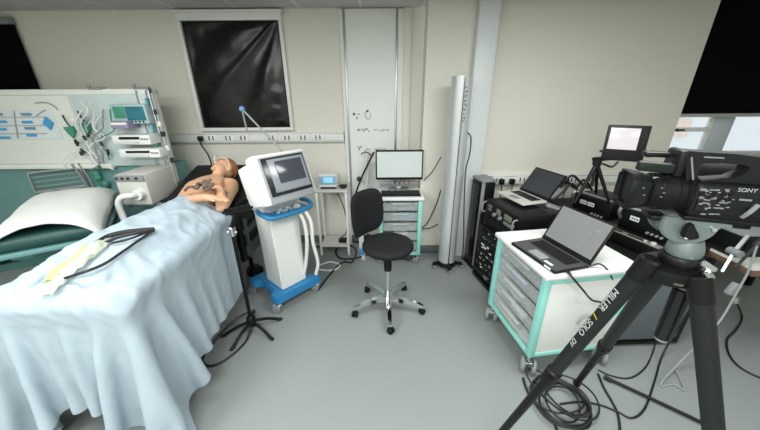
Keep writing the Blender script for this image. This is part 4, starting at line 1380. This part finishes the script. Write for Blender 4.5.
# ================================================================== RACK CASES AND DESK (right)
def amp_case(label, c, rz, w, d, h, nst):
    t = thing('amplifier_case', label, 'amplifier', c, rz, None)
    b = MB(); b.box((0, 0, h / 2), (w, d, h), bev=.01); obj('casing', b, M_black, t)
    b = MB(); b.tube([(-w / 2 + .01, -d / 2 - .0, h * .45), (-w / 2 + .01, -d / 2 - .035, h * .8), (-w / 2 + .02, -d / 2 - .03, h + .012), (-w / 2 + .06, -d / 2 + .0, h + .016), (w / 2 - .02, -d / 2 + .02, h + .012)], .013, n=10, sub=4); obj('silver_handle', b, M_alu, t)
    b = MB(); b.box((0, -d / 2 - .004, h * .5), (w - .03, .008, h * .85), bev=.002); f = obj('front_panel', b, M_blackm, t)
    for k in range(nst):
        b = MB(); b.box((-.07 + k * .075, -d / 2 - .010, h * .66), (.062, .003, .034), bev=0); s_ = obj('white_sticker', b, M_print, f)
        b = MB()
        for q in range(3): b.box((-.085 + k * .075 + q * .017, -d / 2 - .0125, h * .66), (.009, .002, .012), bev=0)
        obj('printed_marks', b, M_dgrey, s_)
    b = MB()
    for q in range(4): b.cyl((w * .1 + q * .03, -d / 2 - .02, h * .22), (w * .1 + q * .03, -d / 2 - .006, h * .22), .009, n=12)
    obj('knob', b, M_grey, f)
    return t


RB = rad(-72)
for (nm, lb, c, w, d, h) in (('flight_case', 'black flight case on the floor behind the white trolley with slate grey end panel', (1.935, 2.045, 0), .62, .60, .74),
                             ('flight_case', 'black flight case at the wall carrying the rear amplifier with silver handle', (2.06, 2.74, 0), .62, .52, .74)):
    t = thing(nm, lb, 'flight case', c, rad(-88))
    b = MB(); b.box((0, 0, h / 2 + .02), (w, d, h - .04), bev=.01); obj('case_body', b, M_black, t)
    b = MB(); b.box((w / 2 + .002, 0, h / 2 + .01), (.008, d - .05, h - .12), bev=.002); obj('end_panel', b, M_slate, t)
    b = MB()
    for sx in (-1, 1):
        for sy in (-1, 1): b.box((sx * (w / 2 - .008), sy * (d / 2 - .008), h / 2 + .02), (.03, .03, h - .02), bev=.004)
    for sy in (-1, 1): b.box((0, sy * (d / 2 - .006), .035), (w, .03, .03), bev=.004)
    for sx in (-1, 1): b.box((sx * (w / 2 - .006), 0, .035), (.03, d, .03), bev=.004)
    obj('case_edging', b, M_blackm, t)
    for k in range(4):
        b = MB(); b.box((0, -d / 2 - .004, .14 + k * .15), (w - .08, .014, .13), bev=.003); u = obj('rack_unit', b, (M_dgrey, M_blackm)[k % 2], t)
        b = MB()
        for q in range(6): b.box((rs.uniform(-.22, .22), -d / 2 - .014, .14 + k * .15 + rs.uniform(-.035, .035)), (rs.uniform(.015, .05), .008, .012), bev=.001)
        obj('control', b, M_grey, u)
    for sx in (-1, 1):
        for sy in (-1, 1):
            b = MB(); b.cyl((sx * (w / 2 - .06), sy * (d / 2 - .06), 0), (sx * (w / 2 - .06), sy * (d / 2 - .06), .03), .03, n=14); obj('rubber_foot', b, M_rubber, t)
t = amp_case('black amplifier with silver handle and two white stickers behind the trolley laptop', Vector((2.06, 2.58, .745)), RB, .36, .34, .17, 2)
t = amp_case('black amplifier with silver handle and one sticker under the camcorder lens', Vector((2.07, 2.02, .825)), RB, .36, .34, .15, 1)
t = thing('patch_panel', 'olive grey slotted patch panel under the amplifier beside the camera head', 'patch panel', (1.97, 2.0, .745), RB)
b = MB(); b.box((0, .03, .04), (.52, .46, .08), bev=.008); obj('casing', b, M_black, t)
b = MB(); b.box((0, -.172, .083), (.40, .06, .006), bev=.002); fp = obj('slotted_plate', b, MATS['olive_grey'], t)
b = MB()
for x in (-.11, .04): b.box((x, -.172, .087), (.11, .022, .004), bev=.001)
obj('slot', b, M_black, fp)
b = MB(); b.cyl((.15, -.172, .086), (.15, -.172, .10), .016, n=16); b.cyl((.10, -.172, .086), (.10, -.172, .094), .01, n=12); obj('jack_socket', b, M_lgrey, fp)

t = thing('desk', 'brown edged desk at the right with equipment and cables on top', 'desk', (3.0, 2.3, 0))
b = MB(); b.box2((2.36, 1.62, .705), (3.75, 3.12, .735), bev=.004); obj('desk_top', b, M_lgrey, t, world=True)
b = MB(); b.box2((2.36, 1.605, .70), (3.75, 1.622, .737), bev=.003); b.box2((2.348, 1.605, .70), (2.362, 3.12, .737), bev=.003); obj('desk_edge', b, M_wood, t, world=True)
for x in (2.46, 3.65):
    for y in (2.5, 3.02):
        b = MB(); b.box2((x - .025, y - .025, 0), (x + .025, y + .025, .705), bev=.004); obj('leg', b, M_blackm, t, world=True)
b = MB(); b.box2((2.4, 3.0, .3), (3.65, 3.02, .7), bev=.003); obj('modesty_panel', b, M_slate, t, world=True)
t = thing('equipment_box', 'black box unit with grey lid on the desk behind the camera head', 'equipment box', (2.6, 2.1, .737))
b = MB(); b.box2((2.40, 1.78, .737), (3.1, 2.45, .90), bev=.012); obj('casing', b, M_black, t, world=True)
b = MB(); b.box2((2.39, 1.77, .90), (3.11, 2.46, .918), bev=.006); obj('lid', b, M_grey, t, world=True)
b = MB(); b.box2((2.45, 1.772, .78), (3.0, 1.782, .86), bev=.003); obj('front_panel', b, M_blackm, t, world=True)
t = thing('metal_arm', 'silver folding arm leaning on the black box at the desk edge', 'arm', (2.3, 1.7, .74))
p0, p1, p2 = py(722, 272, 1.66), py(734, 252, 1.70), py(748, 236, 1.74)
b = MB(); b.bar(p0, p1, .014, .024); b.bar(p1, p2, .018, .028); obj('arm_bar', b, M_alu, t, world=True)
b = MB(); b.cyl(p1 + Vector((0, -.04, 0)), p1 + Vector((0, .03, 0)), .025, n=16); obj('arm_joint', b, M_grey, t, world=True)
b = MB(); p3, p4 = py(735, 268, 1.65), py(756, 246, 1.70); b.bar(p3, p4, .014, .02); b.cyl(p4, p4 + Vector((.03, 0, .05)), .022, n=14); obj('thin_bar', b, M_dgrey, t, world=True)

# small tripod with the bright monitor
mt = Vector((1.84, 2.47, .925))
mp = Vector((1.80, 2.41, 1.29))
t = thing('field_monitor', 'small black framed monitor with bright screen on a mini tripod', 'monitor', mp, rad(-28))
b = MB(); b.box((.12, .015, .13), (.265, .03, .27), (rad(-8), 0, 0), bev=.006); cs_ = obj('monitor_frame', b, M_black, t)
b = MB(); b.box((.098, -.006, .165), (.185, .006, .16), (rad(-8), 0, 0), bev=.001); obj('display', b, M_scr_pink, cs_)
b = MB()
for k in range(5): b.cyl((.225, -.004, .08 + k * .03), (.225, .004, .08 + k * .03), .007, n=10)
obj('button', b, M_dgrey, cs_)
b = MB(); b.cyl((.265, .01, .05), (.30, .01, .05), .014, n=12); b.cyl((-.03, .01, .06), (0, .01, .06), .010, n=12); obj('side_knob', b, M_dgrey, t)
hp = py(597, 163, 2.42)
t = thing('mini_tripod', 'black mini tripod carrying the bright monitor on the amplifier', 'tripod', Vector((hp.x, 2.44, .93)))
b = MB(); b.cyl(hp + Vector((0, 0, -.02)), hp + Vector((0, 0, .03)), .032, n=16, bev=.005); b.bar(hp + Vector((-.04, 0, .03)), hp + Vector((.12, 0, .04)), .04, .03, bev=.006); b.bar(hp + Vector((.08, 0, .04)), Vector((1.87, 2.37, 1.30)), .03, .02); obj('head', b, M_black, t, world=True)
for q in (py(577, 193, 2.36), py(612, 196, 2.33), py(597, 190, 2.62)):
    q.z = .93
    b = MB(); b.tube([hp + Vector((0, 0, -.01)), hp.lerp(q, .5), q], .014, n=10, sub=1, rr=(.018, .010)); l = obj('leg', b, M_blackm, t, world=True)
b = MB(); b.cyl(hp + Vector((0, 0, -.02)), hp + Vector((.02, .02, -.2)), .013, n=12); obj('centre_column', b, M_dgrey, t, world=True)
b = MB(); b.tube([hp + Vector((.03, -.02, .0)), hp + Vector((.09, -.05, -.02)), hp + Vector((.13, -.05, .02))], .008, n=8); obj('pan_handle', b, M_black, t, world=True)
for i, pts in enumerate((((548, 196), (556, 186), (566, 181), (575, 188), (584, 180), (592, 190)), ((553, 200), (563, 192), (572, 184), (580, 193), (590, 196)), ((560, 188), (568, 178), (574, 176), (582, 184), (588, 188)))):
    b = MB(); b.tube([py(x, y, 2.85) for x, y in pts], .012, n=8)
    tag(obj('tangled_cable', b, M_cable), ('tangled cable nearest the rack laptop lid by the low sockets', 'middle tangled cable behind the mini tripod by the low sockets', 'tangled cable looping over the low socket behind the mini tripod')[i], 'cable', 'tangled cables by the low sockets')

# ================================================================== CAMCORDER
CA = rad(19)
CC = py(692, 194, .72)
NN = Vector((-math.sin(CA), -math.cos(CA), 0))      # out of the side that faces the room
LC = Matrix.Translation(CC) @ Matrix.Rotation(-CA, 4, 'Z')
LCi = LC.inverted()


def G(x, y, off=0.0):        # world point on the plane parallel to the camcorder's side
    r = Vector(_ray(x, y))
    e = Vector((0, 0, EYE))
    s = ((CC - e).dot(NN) + off) / r.dot(NN)
    return e + r * s


def g(x, y, off=0.0):
    return LCi @ G(x, y, off)


t = thing('camcorder', 'large black camcorder with handle and lens hood on the tripod', 'video camera', CC, -CA)
bw = .05
x0 = g(693, 200, bw).x
zt_, zb_ = g(693, 183, bw).z, g(693, 218, bw).z
b = MB(); b.box2((x0, -bw, zb_), (x0 + .36, bw, zt_), bev=.012, seg=3); obj('body', b, M_black, t)
sx0, sx1 = g(697, 200, bw).x, g(775, 200, bw).x
b = MB(); b.box2((sx0, -bw - .004, g(700, 212, bw).z), (sx1, -bw + .004, g(700, 187, bw).z), bev=.003); sp = obj('control_side', b, mat('side_grey', '#191b1c', .45, spec=.25), t)
rs = random.Random(17)
b = MB()
for k in range(46):
    p = g(700 + rs.random() * 34, 189 + rs.random() * 20, bw + .0045)
    b.box(p, (rs.choice((.004, .007, .011)), .0015, rs.choice((.0016, .0025, .0035))), bev=0)
obj('control_print', b, mat('grey_print', '#858a88', .5), sp)
for (x, y) in ((702, 193), (708, 197), (714, 193), (719, 199), (724, 194), (728, 199), (731, 193)):
    p = g(x, y, bw + .004); b = MB(); b.cyl(p + Vector((0, -.004, 0)), p, .0055, n=14, bev=.001); obj('button', b, M_blackm, sp)
obj('lettering', text_mb('SONY', .0125, frame_M(g(747.5, 190.5, bw + .0045), (1, 0, 0), (0, 0, 1)), .0005), mat('dim_print', '#a9aeac', .5), sp)
b = MB(); p = g(745.5, 200, bw + .0045); b.box(p, (.022, .0012, .004), bev=0); obj('small_plate', b, MATS['grey_print'], sp)
# lower control row
b = MB()
for x in (703, 711, 717, 730): b.box(g(x, 214, bw + .001), (.01, .0015, .003), bev=0)
obj('lower_print', b, M_grey, sp)
# lens
zl = g(692, 193, 0).z
LX = Matrix.Translation((x0 + .012, 0, zl)) @ Matrix.Rotation(-PI / 2, 4, 'Y')
LL = x0 + .012 - g(634, 193, 0).x
q = LL / .125
b = MB(); b.lathe([(0, 0), (.046, 0), (.047, .018 * q), (.041, .022 * q), (.041, .04 * q), (.047, .044 * q), (.047, .078 * q), (.043, .082 * q), (.043, .1 * q), (.037, .104 * q), (.037, .128 * q), (0, .128 * q)], M=LX, n=40); ln = obj('lens_barrel', b, M_black, t)
for (za, zb, r) in ((.046 * q, .076 * q, .0475), (.024 * q, .038 * q, .0415), (.084 * q, .098 * q, .0435)):
    b = MB()
    for k in range(44):
        a = 2 * PI * k / 44
        b.box((r * math.cos(a), r * math.sin(a), (za + zb) / 2), (.0025, .0035, zb - za), (0, 0, a), bev=0)
    b.xf(LX); obj('grip_ring', b, mat('ring_black', '#141617', .6, spec=.25) if 'ring_black' not in MATS else MATS['ring_black'], ln)
b = MB()
for (x, y) in ((662, 188), (664, 193), (661, 197), (643.5, 188), (644, 195)):
    b.box(g(x, y, .0465), (.005, .0012, .0018), bev=0)
obj('lens_marks', b, MATS['grey_print'], ln)
h1, h0 = g(640, 192, 0).x, g(621, 192, 0).x
b = MB(); rg = []
for (x, w, z) in ((h1 + .006, .038, .038), (h1 - .006, .042, .042), (h0 + .02, .045, .045), (h0, .047, .046)):
    rg.append([b.bm.verts.new((x, sy * w, zl + sz * z)) for sy, sz in ((-1, -1), (1, -1), (1, 1), (-1, 1))])
for A, B in zip(rg[:-1], rg[1:]):
    for i in range(4): b.bm.faces.new((A[i], A[(i + 1) % 4], B[(i + 1) % 4], B[i]))
bmesh.ops.bevel(b.bm, geom=[e for e in b.bm.edges if abs(e.verts[0].co.x - e.verts[1].co.x) > .005], offset=.012, segments=3, affect='EDGES')
o = obj('lens_hood', b, mat('hood_black', '#151918', .65, spec=.25), t); sm = o.modifiers.new('thickness', 'SOLIDIFY'); sm.thickness = .004
b = MB(); b.box((h0 + .012, 0, zl), (.004, .082, .078), bev=.001); obj('hood_shutter', b, M_black, o)
# carrying handle with a long opening
hpo = [(686, 158), (688, 151), (700, 152), (735, 154), (760, 157), (800, 163), (800, 190), (686, 190)]
hpi = [(699, 167), (703, 163.5), (722, 163.5), (744, 165), (751, 168), (745, 174), (733, 179), (702, 181), (698, 177)]
b = MB()
vo = [b.bm.verts.new(g(x, y, .022)) for x, y in hpo]
vi = [b.bm.verts.new(g(x, y, .022)) for x, y in hpi]
eo = [b.bm.edges.new((vo[i], vo[(i + 1) % len(vo)])) for i in range(len(vo))]
ei = [b.bm.edges.new((vi[i], vi[(i + 1) % len(vi)])) for i in range(len(vi))]
r = bmesh.ops.triangle_fill(b.bm, use_beauty=True, use_dissolve=False, edges=eo + ei)
fs = [k for k in r['geom'] if isinstance(k, bmesh.types.BMFace)]
r = bmesh.ops.extrude_face_region(b.bm, geom=fs)
for v in r['geom']:
    if isinstance(v, bmesh.types.BMVert): v.co.y += .042
bmesh.ops.remove_doubles(b.bm, verts=b.bm.verts[:], dist=1e-5)
obj('carrying_handle', b, mat('handle_grey', '#1a1c1d', .5, spec=.25), t)
b = MB(); b.bar(g(691, 157, .023), g(693, 186, .023), .006, .003, bev=0); obj('handle_trim', b, M_grey, t)
b = MB(); b.bar(g(704, 157, .023), g(724, 158, .023), .004, .003, bev=0); obj('handle_plate', b, M_grey, t)
b = MB(); v0, v1 = g(672, 178, .03), g(690, 151, .03); b.box2((v0.x, -.03, v0.z), (v1.x + .006, .035, v1.z), bev=.008, seg=3); obj('viewfinder_block', b, M_black, t)
b = MB(); b.cyl(g(660, 169, .0), g(676, 167, .0), .016, n=24, bev=.003); obj('microphone', b, M_blackm, t)
b = MB(); m0, m1 = g(694, 173, -.06), g(790, 176, -.06); b.cyl(m0, m1, .026, n=24, bev=.01); obj('added_dark_backing', b, mat('backing_black', '#0d0e0e', .95, bump=.3, bscale=300), t)  # black cylinder added behind the handle so that its opening looks dark
b = MB(); v0 = g(655, 167, .03); b.box(v0, (.075, .022, .024), (0, rad(3), 0), bev=.006); obj('side_display', b, mat('green_black', '#18211e', .5, spec=.25), t)
b = MB(); b.box2(g(645, 157, .0), g(672, 153, .0) + Vector((0, .03, 0)), bev=.004); obj('eyepiece_hood', b, M_black, t)
b = MB(); b.tube([g(646, 184, .01), g(654, 178, .02), g(662, 180, .02), g(672, 179, .02), g(679, 184, .02)], .0035, n=8); obj('front_bracket', b, M_alu, t)
b = MB(); bz = g(693, 222, bw).z; b.box2((x0 + .0, -bw + .005, bz), (x0 + .34, bw - .01, zb_ + .002), bev=.004); obj('base_plate', b, M_blackm, t)
b = MB(); b.tube([g(742, 217, bw), g(750, 212, bw + .01), g(758, 205, bw + .006)], .005, n=8); obj('strap_ring', b, M_grey, t)

# ------------------------------------------------------------------ TRIPOD
hc = G(691, 222, 0)
t = thing('tripod', 'heavy black video tripod with grey fluid head and lettered leg, front right', 'tripod', (hc.x, hc.y, 0))
tzz = (LC @ Vector((0, 0, bz))).z
b = MB(); b.box((.02, 0, bz - .007), (.20, .06, .014), bev=.004); b.xf(LC); obj('camera_plate', b, M_blackm, t, world=True)
# grey cheek plates with an ear
fo = .040
cO = g(690, 226, fo)
poly = [(.058 * math.cos(PI + PI * k / 24), .050 * math.sin(PI + PI * k / 24)) for k in range(25)]
pl2 = poly + [(.066, .002), (.078, -.004), (.083, .006), (.076, .016), (.05, .018), (-.056, .018)]
b = MB(); b.prism(pl2, .016, LC @ frame_M(cO + Vector((0, .016, 0)), (1, 0, 0), (0, 0, 1)), bev=.003); ck = obj('head_cheek', b, M_hdgrey, t, world=True)
b = MB(); b.prism(poly, .016, LC @ frame_M(cO + Vector((0, .08, 0)), (1, 0, 0), (0, 0, 1)), bev=.003); obj('head_cheek', b, M_hdgrey, t, world=True)
b = MB(); b.box(cO + Vector((0, .04, -.004)), (.09, .055, .05), bev=.01); b.xf(LC); obj('head_core', b, M_hdgrey, t, world=True)
b = MB(); kc = g(687.5, 232, fo + .012)
b.prism([(-.014, .018), (-.010, .027), (.0, .027), (.004, .018), (.020, -.003), (.020, -.012), (.0, -.017), (-.015, -.009)], .014, LC @ frame_M(kc, (1, 0, 0), (0, 0, 1)), bev=.003); obj('tilt_knob', b, M_black, ck, world=True)
b = MB(); e_ = g(713, 229, fo); b.cyl(e_ + Vector((0, -.008, 0)), e_ + Vector((0, .01, 0)), .005, n=14); b.xf(LC); obj('bright_screw', b, M_chrome, ck, world=True)
b = MB(); e_ = g(689, 238, fo + .024); b.box(e_, (.016, .003, .004), (0, rad(-12), 0), bev=0); b.xf(LC); obj('white_mark', b, M_print, ck, world=True)
b = MB(); zz = G(686, 250, 0).z; hb_ = G(684, 250, 0)
b.lathe([(0, zz + .04), (.030, zz + .035), (.037, zz + .015), (.039, zz + .0), (.036, zz - .012), (0, zz - .012)], c=(hb_.x, hb_.y, 0), n=36); obj('head_base', b, M_hdgrey, t, world=True)
b = MB(); b.lathe([(0, zz - .010), (.042, zz - .012), (.046, zz - .018), (.046, zz - .034), (.038, zz - .046), (0, zz - .05)], c=(hb_.x, hb_.y, 0), n=36); obj('bowl', b, M_black, t, world=True)
sh = Vector((hb_.x - .01, hb_.y + .01, zz - .058))
b = MB(); b.lathe([(0, .02), (.05, .02), (.066, .008), (.068, -.01), (.055, -.035), (.03, -.045), (0, -.045)], c=sh, n=30); obj('shoulder', b, M_black, t, world=True)
b = MB(); b.bar(G(702, 262, .06), G(716, 271, .06), .008, .014); obj('bowl_lever', b, M_chrome, t, world=True)
b = MB(); b.bar(G(706, 270, .06), G(713, 279, .06), .010, .012); b.cyl(G(706, 272, .065), G(709, 276, .065), .008, n=12); obj('lever_catch', b, M_chrome, t, world=True)
b = MB(); b.bar(G(672, 281, .05), G(683, 284, .05), .016, .014); obj('brass_clamp', b, mat('dull_brass', '#7d7058', .4, .5), t, world=True)
# hanging clamp handle under the bowl
hq = G(684, 288, -.02)
b = MB(); b.cyl(hq + Vector((0, 0, .05)), hq, .009, n=12); b.cyl(hq, hq + Vector((0, 0, -.185)), .0225, .021, n=24, bev=.005); hn = obj('clamp_handle', b, mat('handle_black', '#101112', .25), t, world=True)
b = MB(); b.cyl(hq + Vector((0, 0, -.185)), hq + Vector((0, 0, -.191)), .016, n=20); obj('handle_cap', b, M_grey, hn, world=True)
b = MB(); b.cyl(hq + Vector((0, 0, .006)), hq + Vector((0, 0, -.004)), .018, n=20); obj('handle_ring', b, M_grey, hn, world=True)
M_carbon = mat('carbon_black', '#1d201f', .5, spec=.3)


def leg(top, foot, r, label=None, split=.45):
    d = foot - top
    u = d.normalized()
    m_ = top + d * split
    b = MB(); b.cyl(top, m_, r, r * .97, n=24, bev=.004); lg = obj('leg', b, M_carbon, t, label=label, world=True)
    b = MB(); b.cyl(m_ - u * .045, m_ + u * .03, r * 1.22, r * 1.12, n=24, bev=.006); sdv = u.orthogonal().normalized(); b.bar(m_ - u * .03 + sdv * r * 1.2, m_ + u * .02 + sdv * r * 1.35, .018, .012); obj('leg_clamp', b, M_black, lg, world=True)
    b = MB(); b.cyl(m_, foot - u * .02, r * .74, r * .70, n=20); obj('lower_leg', b, M_blackm, lg, world=True)
    b = MB(); b.cyl(foot - u * .07, foot - u * .012, r * .8, r * .95, n=18, bev=.006); b.ell(foot - u * .012, (r * .9, r * .9, r * .6)); obj('rubber_foot', b, M_rubber, lg, world=True)
    b = MB(); b.cyl(top - u * .03, top + u * .05, r * 1.15, r * 1.1, n=20, bev=.006); b.bar(sh + Vector((0, 0, -.015)), top, .036, .036, bev=.01); obj('leg_bracket', b, M_black, lg, world=True)
    return lg


tA = G(645, 266, .02); fA = Vector((.52, .98, .022))
lA = leg(tA, fA, .0225, 'lettered black leg', .42)
tB = G(663, 268, -.06); fB = Vector((1.28, 1.40, .022))
leg(tB, fB, .024, None, .5)
tC = G(700, 285, .05)
fC = tC + (Vector((1.14, .32, .022)) - tC)
leg(tC, fC, .0245, None, .55)
d = (fA - tA).normalized()
camp = Vector((0, 0, EYE))


def leg_text(s, f, size, m):
    p = tA + (fA - tA) * f
    v = camp - p; v = (v - d * v.dot(d)).normalized()
    u_ = v.cross(d)
    w = (v * .82 - u_ * .57).normalized()          # printed along the upper side of the tube
    obj('lettering', text_mb(s, size, frame_M(p + w * .0232, d, w.cross(d)), .0006), m, lA, world=True)


M_lp = mat('leg_print', '#b4b9b7', .5)
leg_text('MILLER', .105, .029, M_lp)
leg_text('/', .160, .030, M_gold)
leg_text('SOLO', .202, .028, M_lp)
leg_text('DV', .262, .024, M_lp)

# ------------------------------------------------------------------ CABLES ON THE FLOOR (right)
rs = random.Random(2)
t = thing('cable_coil', 'heap of coiled black cable on the floor under the lettered tripod leg', 'cable', pz(560, 400, 0))
cx = pz(560, 404, 0)
for k in range(8):
    b = MB()
    cxx, cyy = cx.x + rs.uniform(-.05, .05), cx.y + rs.uniform(-.04, .04)
    ra, rb_ = rs.uniform(.12, .19), rs.uniform(.09, .15); ph = rs.uniform(0, 6.3); tl = rs.uniform(0, 3.1)
    pts = []
    for j in range(12):
        a = ph + 2 * PI * j / 12
        x_, y_ = ra * math.cos(a), rb_ * math.sin(a)
        pts.append((cxx + x_ * math.cos(tl) - y_ * math.sin(tl), cyy + x_ * math.sin(tl) + y_ * math.cos(tl), .008 + .006 * k + .012 * (1 + math.sin(a * 2 + k))))
    b.tube(pts, .0058, n=6, closed=True, sub=4); obj('cable_turn', b, M_cable, t, world=True)


def fcable(pts, r, label, m=M_cable, name='floor_cable', z=None):
    b = MB(); b.tube([pz(p[0], p[1], p[2] if len(p) > 2 else r + .001) for p in pts], r, n=8); return tag(obj(name, b, m), label, 'cable')


fcable(((523, 378), (526, 388), (531, 398), (540, 408), (552, 418), (560, 440)), .007, 'black cable running from the trolley castor into the coil')
fcable(((560, 404), (580, 402), (600, 405), (618, 412), (632, 418), (645, 408), (655, 380), (664, 352, .05), (690, 310, .4), (702, 292, .6), (704, 272, .72)), .006, 'black cable sweeping from the coil up to the desk edge')
fcable(((598, 374), (604, 388), (611, 400), (618, 415), (621, 440)), .007, 'black cable lying towards the viewer right of the coil')
fcable(((598, 370), (612, 376), (630, 378), (645, 368), (653, 352), (656, 340, .1)), .005, 'thin black cable curving under the flight case')
fcable(((731, 294, .35), (738, 306, .1), (742, 318), (736, 330), (727, 340), (730, 356), (744, 370), (775, 384)), .007, 'black cable curling on the floor under the desk')
b = MB(); b.tube([pz(607, 378, .02), pz(650, 398, .02), pz(705, 424, .02)], .010, n=10, sub=1)
b.cyl(pz(604, 376.5, .02), pz(612, 381, .02), .014, n=12)
tag(obj('boom_rod', b, M_blackm), 'thin black rod lying on the floor beside the tripod', 'rod')
b = MB(); q = [py(757, 246, 1.62), py(748, 272, 1.6), py(738, 290, 1.58), py(722, 318, 1.55), py(706, 336, 1.52), pz(680, 362, .08), pz(660, 385, .01), pz(674, 384, .01), pz(684, 390, .01), pz(679, 376, .01), pz(676, 370, .02)]
b.tube(q, .006, n=8, sub=4); tag(obj('grey_cable', b, M_cableg), 'pale grey cable dropping from the desk and kinked on the floor', 'cable')
t = thing('cable_adapter', 'small clear and silver plug block hanging below the desk edge', 'adapter', py(735, 290, 1.63))
b = MB(); b.box(py(733, 289, 1.63), (.05, .04, .09), (0, .3, 0), bev=.01); obj('plug_block', b, M_cableg, t, world=True)
b = MB(); b.cyl(py(736, 296, 1.61), py(735, 302, 1.61), .018, n=14); obj('metal_shell', b, M_chrome, t, world=True)

# ================================================================== LIGHT
def area(name, loc, sx, sy, power, col=(1, 1, 1), rot=(0, 0, 0)):
    l = bpy.data.lights.new(name, 'AREA'); l.shape = 'RECTANGLE'; l.size = sx; l.size_y = sy; l.energy = power; l.color = col
    o = bpy.data.objects.new(name, l); COL.objects.link(o); o.location = loc; o.rotation_euler = rot
    return o


area('ceiling_panel_light', (-2.4, -.7, 2.55), 1.2, 1.2, 52, (.985, 1, .99))
area('ceiling_panel_light', (-.4, -1.0, 2.55), 1.2, 1.2, 70, (.985, 1, .99))
area('ceiling_panel_light', (2.2, -.9, 2.55), 1.2, 1.2, 24, (.985, 1, .99))
area('ceiling_panel_light', (-1.6, 1.2, 2.55), 1.2, .6, 24, (.985, 1, .99))
area('ceiling_panel_light', (1.1, 1.2, 2.55), 1.2, .6, 30, (.985, 1, .99))
w = bpy.data.worlds.new('overcast'); SC.world = w; w.use_nodes = True
w.node_tree.nodes['Background'].inputs[0].default_value = (.92, .96, 1.0, 1)
w.node_tree.nodes['Background'].inputs[1].default_value = 0.85

vs_ = SC.view_settings
vs_.view_transform = 'Standard'; vs_.look = 'None'; vs_.gamma = 1.0; vs_.exposure = 0.55; vs_.use_curve_mapping = False
